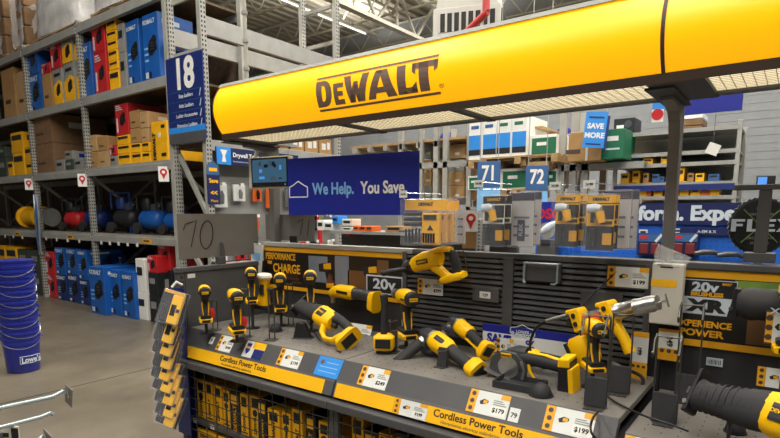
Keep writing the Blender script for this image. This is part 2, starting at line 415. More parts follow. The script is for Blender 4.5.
# price cards on the fascia: each is a thing of its own
def price_card(xc, wd, band, t0, t1, label, price, dz=DZ, style='tool', S=None):
    (y0, z0), (y1, z1) = on_fascia(t0, band, dz), on_fascia(t1, band, dz)
    an = ANG_G if band == 'grey' else ANG_Y
    hh = math.hypot(y0 - y1, z0 - z1)
    off = .0015 if band == 'grey' else .0025
    r = empty('price_card', (xc, (y0 + y1) / 2 - math.cos(an) * off, (z0 + z1) / 2 + math.sin(an) * off), (-an, 0, 0), label, 'price card', 'price cards on the tool display')
    card_parts(r, wd, hh, style, price)
    return r
def card_parts(r, wd, hh, style, price):
    if style == 'tool':
        MB().box(-wd/2, wd/2, -.001, 0, -hh/2, hh/2).build('card', 'paper', r)
        st = MB().box(-wd/2, -wd/2 + wd*.2, -.0018, -.001, -hh/2, hh/2).build('icon_strip', 'graphic_yellow', r)
        for k in range(3): MB().cyl((-wd*.4, -.0018, hh*(.32 - .32*k)), (-wd*.4, -.0024, hh*(.32 - .32*k)), hh*.1, n=10).build('icon', 'brown_print', st)
        MB().box(wd*.28, wd/2, -.0018, -.001, hh*.28, hh/2).build('logo_patch', 'graphic_yellow', r)
        pm = MB().limb([(-wd*.2, -.0015, -hh*.02), (-wd*.1, -.0015, hh*.06), (0, -.0015, hh*.08)], [(.001, hh*.16), (.001, hh*.24), (.001, hh*.1)], up=(0, 1, 0), n=8)
        pm.build('tool_picture', 'dark_print', r)
        MB().box(-wd*.12, -wd*.02, -.0022, -.001, -hh*.02, hh*.12).build('tool_picture', 'graphic_yellow', r)
        MB().box(wd*.1, wd*.46, -.0017, -.001, -hh*.42, -hh*.05).build('price_patch', 'white_print', r)
        text('$' + price, (wd*.28, -.0024, -hh*.22), min(hh*.27, wd*.16), 'ink', r, bold=.0006)
        for q in range(3): MB().box(wd*.12, wd*(.44 - .05*q), -.0017, -.001, hh*(.0 + .085*q), hh*(.04 + .085*q)).build('print_line', 'box_grey', r)
    elif style == 'tall':
        MB().box(-wd/2, wd/2, -.001, 0, -hh/2, hh/2).build('card', 'paper', r)
        st = MB().box(-wd/2, wd/2, -.0018, -.001, -hh/2, -hh*.12).build('icon_strip', 'graphic_yellow', r)
        for k in range(3): MB().cyl((wd*(-.3 + .3*k), -.0018, -hh*.2), (wd*(-.3 + .3*k), -.0024, -hh*.2), wd*.1, n=10).build('icon', 'brown_print', st)
        MB().box(-wd/2, wd/2, -.0018, -.001, hh*.4, hh/2).build('logo_patch', 'graphic_yellow', r)
        text(price, (0, -.0024, hh*.12), wd*.34, 'ink', r, rot=(PI/2, PI/2, 0), bold=.0006)
    elif style == 'blue':
        MB().box(-wd/2, wd/2, -.001, 0, -hh/2, hh/2).build('card', 'sky_blue', r)
        MB().cyl((-wd*.3, -.001, hh*.22), (-wd*.3, -.002, hh*.22), hh*.12, n=10).build('emblem', 'graphic_tan', r)
        for k in range(3): MB().box(-wd*(.12 if k == 0 else .35), wd*.38, -.0016, -.001, hh*(.2 - .24*k), hh*(.25 - .24*k)).build('print_line', 'pale_blue', r)
    elif style == 'warranty':
        MB().box(-wd/2, wd/2, -.001, 0, -hh/2, hh/2).build('card', 'paper', r)
        MB().box(-wd*.12, wd/2, -.0016, -.001, hh*.1, hh/2).build('yellow_patch', 'strip_yellow', r)
        MB().box(.0, wd/2, -.0016, -.001, -hh/2, hh*.08).build('navy_patch', 'navy', r)
        MB().prism([(-wd*.42, hh*.36), (-wd*.2, hh*.36), (-wd*.2, -hh*.1), (-wd*.31, -hh*.34), (-wd*.42, -hh*.1)], -.0018, -.001).build('shield_emblem', 'lowes_blue', r)
        MB().box(-wd*.41, -wd*.21, -.0024, -.0018, hh*.02, hh*.16).build('emblem_band', 'strip_yellow', r)
    elif style == 'plain':
        MB().box(-wd/2, wd/2, -.001, 0, -hh/2, hh/2).build('card', 'paper', r)
        text(price, (0, -.0018, -hh*.05), hh*.5, 'ink', r, bold=.0003)
price_card(-2.60, .035, 'grey', .28, .72, 'small blank white tag at left end of the display fascia', '9', style='plain')
price_card(-2.475, .125, 'grey', .06, .97, 'first tool price card from the left on the grey fascia', '169')
price_card(-2.235, .155, 'grey', .06, .97, 'white yellow and navy warranty card with shield on the fascia', '', style='warranty')
price_card(-1.965, .155, 'grey', .06, .97, 'tool price card between warranty card and bright blue card', '199')
price_card(-1.705, .15, 'grey', .04, 1.0, 'bright blue card at right end of the left fascia', '', style='blue')
price_card(-1.435, .155, 'grey', .06, .97, 'tool price card on grey fascia just right of the section joint', '249')
price_card(-1.21, .165, 'yellow', .02, .98, 'tool price card set into the yellow strip before the lettering', '199')
price_card(-.885, .165, 'grey', .06, .97, 'wide tool price card on grey fascia below the cutting saw', '179')
price_card(-.775, .04, 'grey', .45, .97, 'small extra price tag beside the card below the cutting saw', '79', style='plain')
price_card(-.58, .17, 'grey', .06, .97, 'tool price card near the right front corner of the middle deck', '199')
price_card(-.315, .17, 'grey', .06, .97, 'tool price card at left end of the right-hand fascia', '229', dz=DZ - .045)

# end panel with slotted front upright
ep = empty('end_panel', (GX0 - .03, 2.1, 0), label='grey steel side panel closing the left end of the display', cat='panel')
def BE():
    m = MB(); m.T = Matrix.Translation((-(GX0 - .03), -2.1, 0)); return m
BE().box(GX0 - .035, GX0 - .008, 1.82, 2.42, .5, 1.11).build('panel', 'charcoal', ep, bevel=.002)
BE().box(GX0 - .045, GX0 - .001, 1.765, 2.43, 1.105, 1.135).build('cap_rail', 'charcoal', ep, bevel=.004)
up = BE().box(GX0 - .05, GX0 - .006, 1.775, 1.815, 0, 1.105).build('slotted_upright', 'charcoal', ep, bevel=.002)
for k in range(34):
    BE().box(GX0 - .0062, GX0 - .0052, 1.784, 1.806, .08 + k*.03, .098 + k*.03).build('slot', 'hole_dark', up)
BE().box(GX0 - .03, GX0 - .004, 1.80, 2.40, .0, .5).build('lower_panel', 'navy', ep)
BE().box(GX0 - .0075, GX0 - .0065, 1.835, 1.885, 1.07, 1.095).build('barcode_label', 'paper', ep)

# ---------------------------------------------------------------- left graphic panel
gp = empty('poster_panel', (0, GYB - 2.1, 0)); gp.parent = S1; gp['label'] = 'dark poster with yellow lettering and printed drills'
def BG():
    m = MB(); m.T = Matrix.Translation((-(GX0 + GX1) / 2, -GYB, 0)); return m
a, b = GX0 + .02, GX1 - .05
BG().box(a, b, GYB - .006, GYB + .003, .97, 1.235).build('print_sheet', 'graphic_dark', gp)
BG().box(a, b, GYB - .0085, GYB - .006, 1.205, 1.233).build('yellow_border', 'graphic_yellow', gp)
BG().box(a, b, GYB - .0085, GYB - .006, .962, .985).build('yellow_border', 'graphic_yellow', gp)
cxg = (GX0 + GX1) / 2
# printed scene on the sheet: window, pale wall, timber doorway, holder of the drill
def pr(x0, x1, z0, z1, m, d=.0072, nm='printed_area'): BG().box(x0, x1, GYB - d, GYB - .006, z0, z1).build(nm, m, gp)
pr(-2.42, -2.26, 1.03, 1.19, 'graphic_pale'); pr(-2.20, -2.09, .99, 1.2, 'graphic_pale'); pr(-2.10, -1.92, .99, 1.12, 'graphic_tan'); pr(-1.88, -1.80, 1.02, 1.19, 'graphic_tan')
for (cx0, sc) in ((-2.28, 1.0), (-1.93, .95)):
    m = BG().limb([(cx0 - .05*sc, GYB - .008, 1.12), (cx0, GYB - .008, 1.125), (cx0 + .045*sc, GYB - .008, 1.13)], [(.003, .05), (.003, .06), (.003, .05)], n=8)
    m.limb([(cx0 + .015, GYB - .008, 1.1), (cx0 + .03, GYB - .008, 1.04)], [(.003, .035), (.003, .03)], n=8)
    m.build('printed_drill', 'dark_print', gp)
    BG().limb([(cx0 - .01, GYB - .0095, 1.13), (cx0 + .05*sc, GYB - .0095, 1.135)], [(.002, .035), (.002, .04)], n=8).build('printed_drill_body', 'graphic_yellow', gp)
    BG().limb([(cx0 + .01, GYB - .0095, 1.015), (cx0 + .07*sc, GYB - .0095, 1.02)], [(.002, .03), (.002, .03)], n=8).build('printed_battery', 'graphic_yellow', gp)
    BG().limb([(cx0 + .05*sc, GYB - .009, 1.08), (cx0 + .03, GYB - .009, 1.05), (cx0 + .09*sc, GYB - .009, 1.0)], [(.002, .04), (.002, .05), (.002, .05)], n=8).build('printed_hand', 'graphic_skin', gp)
for k, (s, sz, xx, zz) in enumerate((('PERFORMANCE', .058, -2.815, 1.17), ('TAKE CHARGE', .026, -2.80, 1.128), ('CHARGE', .08, -2.745, 1.094), ('CONECTATE A LA', .022, -2.66, 1.055), ('POTENCIA QUE', .022, -2.63, 1.035), ('CONTROL', .022, -2.57, 1.012))):
    if k == 1: s = 'TAKE'
    text(s, (xx - cxg, -.0095, zz), sz, 'graphic_yellow' if k < 3 else 'graphic_tan', gp, bold=.0018 if k < 3 else .0003, align='LEFT', sx=.70 if k < 2 else .8)
fr = BG()
for bb in ((-2.0, -1.70, 1.105, 1.11), (-2.0, -1.70, 1.02, 1.025), (-2.0, -1.995, 1.02, 1.11), (-1.705, -1.70, 1.02, 1.11)): pass
LX0, LX1 = -1.955, -1.70
fr = BG().box(LX0, LX1, GYB - .012, GYB - .0085, 1.0, 1.105).build('badge_frame', 'silver_print', gp)
BG().box(LX0 + .008, LX1 - .008, GYB - .013, GYB - .012, 1.008, 1.097).build('badge', 'dark_print', gp)
text('20v', ((LX0 + LX1)/2 - cxg, -.0145, 1.055), .08, 'silver_print', gp, bold=.0022, sx=1.35)

# ---------------------------------------------------------------- slatted back panels, each slat a part
MIDX = -1.085
for k, (a, b, lab) in enumerate(((GX1 - .04, MIDX - .02, 'left grey slatted panel of louvred steel strips'), (MIDX + .02, GX2 - .06, 'right grey slatted panel of louvred steel strips'))):
    sp = empty('slat_panel', ((a + b) / 2 - S2.location.x, GYB - 2.1, .8)); sp.parent = S2
    me = MB().prism([(-.002, 0), (-.016, .002), (-.012, .016), (-.002, .02)], -(b - a)/2, (b - a)/2, 'yz').mesh('slat', 'slat_grey')
    for i in range(17):
        o = bpy.data.objects.new('slat', me); COL.objects.link(o); o.parent = sp; o.location = (0, 0, .02 + i * .0262)
    for xx in (-(b-a)/2 - .008, (b-a)/2 + .008):
        MB().box(xx - .014, xx + .014, -.022, .002, .0, .445).build('panel_stile', 'charcoal', sp, bevel=.002)

# ---------------------------------------------------------------- right graphic panel
g3 = empty('poster_panel', (.1 - S3.location.x, GYB - 2.1, 0)); g3.parent = S3; g3['label'] = 'dark poster with silver badge and yellow lettering'
def BR():
    m = MB(); m.T = Matrix.Translation((-.1, -GYB, 0)); return m
a, b = GX2 - .01, .8
BR().box(a, b, GYB - .006, GYB + .003, .94, 1.235).build('print_sheet', 'graphic_dark', g3)
BR().box(a, b, GYB - .0085, GYB - .006, 1.203, 1.233).build('yellow_border', 'graphic_yellow', g3)
BR().box(a, b, GYB - .0085, GYB - .006, .932, .958).build('yellow_border', 'graphic_yellow', g3)
p0 = at(680, 277, y=GYB); p1 = at(735, 318, y=GYB)
bx0, bx1, bz0, bz1 = p0.x, p1.x, p1.z + .003, p0.z - .004
zm = bz0 + (bz1 - bz0) * .5
BR().box(bx0, bx1, GYB - .0088, GYB - .0085, bz0, bz1).build('badge_frame', 'silver_print', g3)
BR().box(bx0 + .003, bx1 - .003, GYB - .0098, GYB - .0088, zm, bz1 - .003).build('badge_upper', 'dark_print', g3)
BR().box(bx0 + .003, bx1 - .003, GYB - .0098, GYB - .0088, bz0 + .003, zm).build('badge_lower', 'silver_print', g3)
wB = bx1 - bx0; hB = bz1 - bz0; cB = (bx0 + bx1)/2 - .1
text('20v', (cB - wB*.04, -.011, zm + hB*.28), hB*.36, 'silver_print', g3, bold=.002, sx=1.25)
text('MAX*', (cB + wB*.33, -.011, zm + hB*.40), hB*.09, 'graphic_yellow', g3, bold=.0006)
text('BRUSHLESS', (cB, -.011, zm + hB*.08), hB*.16, 'graphic_yellow', g3, bold=.001, sx=1.02)
text('XR', (cB, -.011, zm - hB*.26), hB*.46, 'ink', g3, bold=.004, sx=1.4)
e0 = at(703, 324, y=GYB); e1 = at(701, 333, y=GYB)
text('EXPERIENCE', (e0.x - .1, -.0095, e0.z), .034, 'graphic_yellow', g3, bold=.0012, sx=1.02)
text('POWER', (e1.x - .1, -.0095, e1.z), .036, 'graphic_yellow', g3, bold=.0014, sx=1.2)
q = at(758, 282, y=GYB)
BR().box(q.x - .07, .79, GYB - .0072, GYB - .006, q.z - .05, 1.2).build('printed_foliage', 'graphic_green', g3)
BR().box(q.x - .02, .79, GYB - .0073, GYB - .006, .965, q.z - .06).build('printed_ground', 'graphic_tan', g3)
# ================================================================== lit header
HX0, HXS, HX1 = -2.76, -.405, 1.6
def hface(z, bulge=.055):
    t = (z - 1.905) / (2.165 - 1.905); return 2.045 - 4 * bulge * t * (1 - t)
HB = 2.42
def header(xa, xb, label):
    h = empty('header_lightbox', ((xa + xb) / 2, 2.2, 1.88), label=label, cat='lit sign', group='lit header boxes')
    ox, oy, oz = (xa + xb)/2, 2.2, 1.88
    def B():
        m = MB(); m.T = Matrix.Translation((-ox, -oy, -oz)); return m
    zs = [1.905 + .26 * i / 14 for i in range(15)]
    arc = [(hface(z), z) for z in zs]
    B().prism(arc + [(2.09, 2.165), (2.09, 1.905)], xa + .006, xb - .006, 'yz').build('lit_face', 'header_yellow', h, smooth=True)
    # dark bottom rail, grey top rail, end caps, back
    B().prism([(2.04, 1.905), (2.10, 1.905), (2.10, 1.89), (2.055, 1.875), (2.047, 1.875)], xa, xb, 'yz').build('bottom_rail', 'brown_print', h)
    B().prism([(2.035, 2.165), (2.10, 2.165), (2.10, 2.185), (2.05, 2.185)], xa, xb, 'yz').build('top_rail', 'box_grey', h)
    B().box(xa, xb, HB, HB + .03, 1.885, 2.185).build('rear_panel', 'charcoal', h)
    B().box(xa, xb, 2.10, HB, 2.165, 2.18).build('roof_panel', 'charcoal', h)
    for xx in (xa, xb):
        e = .006 if xx == xa else -.006
        B().prism([(y - .004, z) for y, z in arc] + [(2.10, 2.18), (HB, 2.18), (HB, 1.885), (2.06, 1.88)], xx, xx + e, 'yz').build('end_cap', 'brown_print', h)
    return h, B
H1, BH1 = header(HX0, HXS, 'long lit yellow header sign with big block logo above the tools')
H2, BH2 = header(HXS, HX1, 'lit yellow header sign without a logo at the upper right')
def underside(h, B, xa, xb):
    """louvred light panel: frame, glowing sheet and louvre blades"""
    p = B().box(xa, xb, 2.062, 2.36, 1.892, 1.897).build('light_panel', 'diffuser', h)
    n = int((xb - xa) / .03); m = B()
    for i in range(n + 1): m.box(xa + (xb - xa)*i/n - .001, xa + (xb - xa)*i/n + .001, 2.062, 2.36, 1.888, 1.892)
    for j in range(12): m.box(xa, xb, 2.062 + .298*j/11 - .001, 2.062 + .298*j/11 + .001, 1.888, 1.892)
    o = m.build('louvre_grid', 'cream_plastic', p); o['kind'] = 'stuff'
for xa, xb in ((-2.70, -1.87), (-1.83, -1.23), (-1.19, -.46)): underside(H1, BH1, xa, xb)
for xa, xb in ((-.285, .60), (.64, 1.5)): underside(H2, BH2, xa, xb)
for xa, xb in ((-2.76, -2.70), (-1.87, -1.83), (-1.23, -1.19), (-.46, -.405)): BH1().box(xa, xb, 2.055, HB, 1.876, 1.9).build('crossbar', 'charcoal_dark', H1)
for xa, xb in ((-.405, -.285), (.60, .64), (1.5, 1.6)): BH2().box(xa, xb, 2.055, HB, 1.876, 1.9).build('crossbar', 'charcoal_dark', H2)
BH1().box(HX0, HXS, 2.36, HB, 1.88, 1.9).build('rear_rail', 'charcoal', H1); BH2().box(HXS, HX1, 2.36, HB, 1.88, 1.9).build('rear_rail', 'charcoal', H2)

# block logo, cut in bands so that it follows the curved face
def polyD(x0, x1, h=1.0):
    w = x1 - x0; out = [(x0, 0), (x0 + w*.55, 0)]; inn = [(x0 + w*.36, .2*h), (x0 + w*.5, .2*h)]
    n = 8; o = []; i_ = []
    for k in range(n + 1):
        t = -PI/2 + PI*k/n
        o.append((x0 + w*.5 + w*.5*math.cos(t), h/2 + h/2*math.sin(t))); i_.append((x0 + w*.48 + w*.16*math.cos(t), h/2 + h*.3*math.sin(t)))
    polys = [[(x0, 0), (x0 + w*.36, 0), (x0 + w*.36, h), (x0, h)], [(x0 + w*.3, 0), (x0 + w*.5, 0), (x0 + w*.5, .2*h), (x0 + w*.3, .2*h)], [(x0 + w*.3, .8*h), (x0 + w*.5, .8*h), (x0 + w*.5, h), (x0 + w*.3, h)]]
    for k in range(n): polys.append([i_[k], o[k], o[k+1], i_[k+1]])
    return polys
def rects(*r): return [[(a, c), (b, c), (b, d), (a, d)] for a, b, c, d in r]
LOGO = polyD(0, .145)
LOGO += rects((.163, .2, 0, .8), (.19, .252, 0, .18), (.19, .245, .31, .49), (.19, .252, .62, .8))
LOGO += [[(.258, 1), (.315, 1), (.343, 0), (.30, 0)], [(.30, 0), (.343, 0), (.372, .62), (.345, .75)], [(.345, .75), (.372, .62), (.388, 0), (.365, 0)], [(.365, .02), (.365, 0), (.425, 0), (.475, 1), (.42, 1)], [(.33, .5), (.345, .75), (.38, .75), (.39, .3), (.372, .3), (.36, .62)]]
LOGO += [[(.455, 0), (.515, 0), (.585, 1), (.53, 1)], [(.53, 1), (.62, 1), (.69, 0), (.615, 0), (.572, .78)], [(.50, .18), (.65, .18), (.64, .38), (.52, .38)]]
LOGO += rects((.70, .765, 0, 1), (.74, .845, 0, .2)); LOGO += [[(.80, 0), (.845, 0), (.845, .36), (.81, .2)]]
LOGO += rects((.815, 1.0, .78, 1), (.865, .935, 0, 1)); LOGO += [[(.815, 1), (.84, 1), (.84, .6), (.815, .7)], [(.975, 1), (1.0, 1), (1.0, .7), (.975, .6)]]
LOGO_BARS = rects((0, 1.0, 1.08, 1.16), (0, 1.0, -.16, -.08))
def logo_mesh(polys, x0, z0, wd, ht, yf, cuts, m):
    bm = bmesh.new()
    for p in polys:
        f = bm.faces.new([bm.verts.new((x0 + wd*a, 0, z0 + ht*b)) for a, b in p])
    for z in cuts: bmesh.ops.bisect_plane(bm, geom=bm.verts[:] + bm.edges[:] + bm.faces[:], plane_co=(0, 0, z), plane_no=(0, 0, 1))
    r = bmesh.ops.extrude_face_region(bm, geom=bm.faces[:])
    top = [v for v in r['geom'] if isinstance(v, bmesh.types.BMVert)]
    for v in bm.verts: v.co.y = yf(v.co.z) - .0005
    for v in top: v.co.y -= .002
    bmesh.ops.recalc_face_normals(bm, faces=bm.faces[:])
    me = bpy.data.meshes.new('logo_lettering'); bm.to_mesh(me); bm.free(); me.materials.append(M[m]); return me
cuts = [1.93 + .02*k for k in range(10)]
for nm, pl in (('logo_lettering', LOGO), ('logo_bar', LOGO_BARS[:1]), ('logo_bar', LOGO_BARS[1:])):
    o = bpy.data.objects.new(nm, logo_mesh(pl, -1.935, 1.958, .69, .117, hface, cuts, 'logo_brown')); COL.objects.link(o)
    o.parent = H1; o.location = (-(HX0 + HXS)/2, -2.2, -1.88)
text('®', (-1.232 - (HX0 + HXS)/2, hface(1.968) - 2.2 - .003, 1.968 - 1.88), .03, 'brown_print', H1)

_c = at(247, 83, y=2.25)
cp = empty('conduit_pole', (_c.x, 2.25, 2.183), label='thin white conduit rising from the header to the roof', cat='pipe')
MB().cyl((0, 0, 0), (0, 0, 8.25 - 2.183), .012, n=8).build('conduit', 'joist_white', cp, smooth=True)
for k in range(4): MB().cyl((0, 0, .12 + k*.16), (0, 0, .14 + k*.16), .018, n=8).build('coupling', 'rack_grey', cp, smooth=True)
# posts carrying the header
def post(x, label, z0=1.2):
    p = empty('header_post', (x, 2.40, 0), label=label, cat='post', group='posts carrying the header')
    MB().box(-.02, .02, .04, .1, 0.0, 1.84).build('upright', 'post_grey', p, bevel=.004)
    arm = MB().prism([(.0395, 1.60), (.1005, 1.60), (.1005, 1.867), (-.16, 1.867), (-.16, 1.855), (-.08, 1.848), (-.02, 1.832), (.015, 1.8), (.034, 1.74)], -.0205, .0205, 'yz')
    arm.build('bracket', 'post_grey', p)
    MB().box(-.045, .045, -.30, .09, 1.868, 1.8755).build('arm_plate', 'charcoal_dark', p)
    return p
post(-.428, 'dark grey post under the joint of the yellow header')
post(-2.80, 'dark grey post behind the small monitor at the header left end')

# small monitor on an arm
mo = empty('monitor', (-2.62, 2.27, 1.60), (0, 0, math.radians(8)), 'small security monitor in a white case under the yellow header', 'monitor')
MB().box(-.165, .155, 0, .05, 0, .19).build('case', 'cream_plastic', mo, bevel=.01)
MB().box(-.135, .15, -.004, .001, .008, .182).build('bezel', 'black_plastic', mo)
MB().box(-.125, .14, -.006, -.004, .035, .172).build('screen', 'screen', mo)
rnd = random.Random(3)
for k in range(12):
    a, c = rnd.uniform(-.12, .09), rnd.uniform(.04, .14); MB().box(a, a + rnd.uniform(.01, .045), -.0066, -.006, c, c + rnd.uniform(.006, .03)).build('picture_patch', rnd.choice(['screen_glow', 'screen', 'graphic_pale', 'dark_print']), mo)
MB().cyl((.13, -.004, .02), (.13, -.007, .02), .004, n=8).build('power_light', 'screen_glow', mo)
MB().tube([(-.16, .05, .1), (-.20, .09, .17), (-.2, .13, .25), (-.17, .14, .278)], .012).build('arm', 'cream_plastic', mo, smooth=True)

# hanging banner
bn = empty('hanging_banner', at(349.5, 215, y=2.25), (0, 0, math.radians(7)), 'deep blue hanging banner reading we help you save', 'banner')
bw_, bh_ = .84, .315
MB().box(-bw_/2, bw_/2, -.002, .002, 0, bh_).build('sheet', 'lowes_blue', bn)
text('We Help.', (-.245, -.003, .14), .088, 'pale_blue', bn, bold=.0024, align='LEFT', sx=.80)
text('You Save.', (.075, -.003, .14), .088, 'white_print', bn, bold=.0024, align='LEFT', sx=.80)
ho = MB(); hp = [(-.40, .095), (-.40, .155), (-.345, .195), (-.285, .155), (-.285, .095)]
hp = [(-.41, .10), (-.41, .155), (-.385, .165), (-.345, .188), (-.305, .165), (-.28, .155), (-.28, .10)]
for i in range(len(hp)): 
    p, q = hp[i], hp[(i+1) % len(hp)]; ho.bar((p[0], -.003, p[1]), (q[0], -.003, q[1]), .002, .006, up=(0, 0, 1) if abs(p[1]-q[1]) < .02 else (1, 0, 0))
ho.build('house_outline', 'white_print', bn)
for s in (-1, 1): MB().cyl((s*.415, 0, bh_ - .01), (s*.415, 0, bh_ + .115), .0012, n=5).build('hanging_wire', 'wire_steel', bn)

# cardboard number boards at the end of the display
b70 = empty('number_board', (GX0 - .035, 2.1, 1.135), label='grey cardboard sign with handwritten 70 above the end panel', cat='sign', group='handwritten number boards')
MB().box(-.012, -.006, -.29, .295, .045, .31).build('board', 'cardboard_sign', b70)
MB().box(-.02, .014, -.035, .02, 0, .045).build('clip_foot', 'charcoal', b70, bevel=.003)
MB().prism([(-.02, .0), (.02, .0), (.012, .12), (-.006, .135), (-.012, .03)], -.006, .012, 'yz').build('clip', 'charcoal', b70, bevel=.003)
def stroke(b, pts, x): 
    m = MB(); m.tube([(x, p[0], p[1]) for p in pts], .0028, n=5); return m.build('pen_stroke', 'ink', b, smooth=True)
stroke(b70, [(-.255, .215), (-.24, .252), (-.2, .262), (-.165, .272), (-.185, .2), (-.21, .115)], -.005)
stroke(b70, [(-.10 + .045*math.cos(t) - .01*math.sin(t)*-1, .185 + .085*math.sin(t)) for t in [PI*.6 + 2*PI*k/14 for k in range(15)]], -.005)
b71 = empty('number_board', (-2.66, 2.5, 1.25), label='grey cardboard sign with handwritten 71 above the left poster', cat='sign', group='handwritten number boards')
MB().box(-.27, .19, -.003, .003, .02, .19).build('board', 'cardboard_sign', b71)
MB().box(-.03, .03, -.012, .01, 0, .05).build('clip_foot', 'black_plastic', b71, bevel=.003)
def strokey(b, pts): return MB().tube([(p[0], -.004, p[1]) for p in pts], .0025, n=5).build('pen_stroke', 'ink', b, smooth=True)
strokey(b71, [(.045, .135), (.06, .15), (.095, .16), (.08, .11), (.065, .06)]); strokey(b71, [(.15, .165), (.13, .05)])
# ================================================================== power tools
def rootmat(o, loc, xaxis, up=(0, 0, 1), s=1.0, k=1.0):
    """put a tool so that its local +x runs along xaxis and its local z leans to up"""
    x = Vector(xaxis).normalized(); u = Vector(up); y = u.cross(x).normalized(); z = x.cross(y)
    R = Matrix((x, y, z)).transposed().to_4x4()
    o.matrix_world = Matrix.Translation(loc) @ R @ Matrix.Diagonal((s, s*k, s*k, 1))
    return o
def sideon(a, b, tilt=0.0):
    d = (b - a).normalized(); v = ((a + b)/2 - Vector((0, 0, CAM_H))).normalized()
    u = d.cross(v); u = u if u.z > 0 else -u
    return u + v * tilt
def head(deg): return (math.cos(math.radians(deg)), math.sin(math.radians(deg)), 0)
TG = 'cordless tools on the display'
def foot(r, zc=0.0, x=0.0, yellow=True):
    """battery mount / battery at the bottom of a grip"""
    f = MB().limb([(x - .055, 0, zc + .012), (x - .03, 0, zc + .014), (x + .045, 0, zc + .014), (x + .062, 0, zc + .010)], [(.066, .020), (.074, .030), (.072, .030), (.06, .022)], e=4).build('battery_mount', 'tool_yellow' if yellow else 'black_plastic', r, smooth=True)
    MB().limb([(x - .05, 0, zc + .034), (x + .05, 0, zc + .034)], [(.06, .018), (.056, .016)], e=4).build('mount_top', 'black_plastic', f, smooth=True)
    MB().box(x - .0575, x - .0545, -.022, .022, zc + .006, zc + .02).build('mount_slot', 'black_plastic', f)
def drill(loc, deg, label, chuck='hex', s=1.0, lean=(0, 0, 1), name='impact_driver', red=False, ring=True):
    r = empty(name, label=label, cat='power tool', group=TG)
    foot(r)
    g = MB().limb([(-.012, 0, .03), (-.006, 0, .07), (.002, 0, .11), (.0, 0, .145)], [(.036, .05), (.033, .043), (.036, .048), (.044, .066)], e=2.6).build('grip', 'rubber', r, smooth=True)
    for sg in (-1, 1):
        MB().limb([(-.028, sg*.012, .04), (-.02, sg*.0165, .08), (-.016, sg*.017, .115)], [(.008, .008), (.007, .007), (.008, .010)], n=6).build('grip_trim', 'tool_yellow', g, smooth=True)
    MB().limb([(.03, 0, .118), (.034, 0, .13), (.03, 0, .142)], [(.018, .016), (.02, .02), (.018, .016)], n=8).build('trigger', 'black_plastic', r, smooth=True)
    MB().limb([(-.062, 0, .175), (-.045, 0, .176), (0, 0, .177), (.05, 0, .176), (.064, 0, .175)], [(.058, .056), (.066, .066), (.066, .068), (.06, .06), (.05, .05)], n=16, e=2.3).build('motor_housing', 'tool_yellow', r, smooth=True)
    c = MB().lathe((-.082, 0, .175), (-.056, 0, .175), [(0, .022), (.15, .029), (.6, .0325), (1, .033)], 16).build('rear_cap', 'black_plastic', r, smooth=True)
    MB().box(-.0836, -.0818, -.018, .018, .168, .182).build('logo_plate', 'tool_yellow', c)
    text('DEWALT', (-.0838, 0, .175), .0085, 'ink', c, face='-x', bold=.0002)
    for k in range(4): MB().box(-.05 + k*.009, -.046 + k*.009, -.0345, .0345, .168, .176).build('air_vent', 'black_plastic', c)
    MB().lathe((.06, 0, .175), (.108, 0, .175), [(0, .026), (.3, .024), (.8, .017), (1, .015)], 14).build('nose', 'black_plastic' if chuck == 'hex' else 'gunmetal', r, smooth=True)
    if chuck == 'hex': MB().lathe((.105, 0, .175), (.13, 0, .175), [(0, .010), (.7, .010), (1, .007)], 10).build('bit_holder', 'steel', r, smooth=True)
    else: MB().lathe((.1, 0, .175), (.15, 0, .175), [(0, .021), (.6, .021), (.8, .014), (1, .009)], 14).build('chuck', 'steel' if chuck == 'silver' else 'gunmetal', r, smooth=True)
    if red: MB().limb([(.0, -.034, .02), (.0, -.037, .05), (.01, -.034, .075)], [(.02, .012), (.03, .014), (.02, .012)], n=8).build('lock_tag', 'red_accent', r, smooth=True)
    dz = DZ if loc.x < GX2 else DZ - .045
    if loc.z - dz > .012:
        st = empty('tool_stalk', (loc.x, loc.y, dz + .001), label='dark round-footed stalk under the ' + ' '.join(label.split()[:9]), cat='tool stand', group='stalks under the drills')
        MB().cyl((0, 0, 0), (0, 0, .004), .04, n=14).build('foot_disc', 'black_plastic', st); MB().cyl((0, 0, .004), (0, 0, loc.z - dz - .004), .009, n=8).build('stalk', 'charcoal_dark', st, smooth=True)
    return rootmat(r, loc, Vector(head(deg)), lean, s)
def deckpt(u, v, z=.80): return at(u, v, z=z)
A0 = 118
drill(at(206, 322, z=.845), 148, 'leftmost impact driver on the deck beside the grey side panel', red=True)
drill(at(237, 333, z=.825), 152, 'drill driver with red lock tag, second tool from the left', chuck='black', name='drill_driver', red=True, s=1.12)
drill(at(252, 303, z=.93), 143, 'raised impact driver beside the small yellow fan-cooled tool', s=1.0)
drill(at(281, 311, z=.87), 136, 'slim drill driver in front of the charge lettering', chuck='black', name='drill_driver', s=1.1)
drill(at(406, 338, z=.83), 147, 'drill driver with silver chuck pointing left before the slats', chuck='silver', name='drill_driver', s=1.18)
drill(at(593, 370, z=.85), 128, 'hammer drill hanging in a wire hook before the grease gun', chuck='silver', name='hammer_drill', s=.95, lean=(.2, -.3, 1))
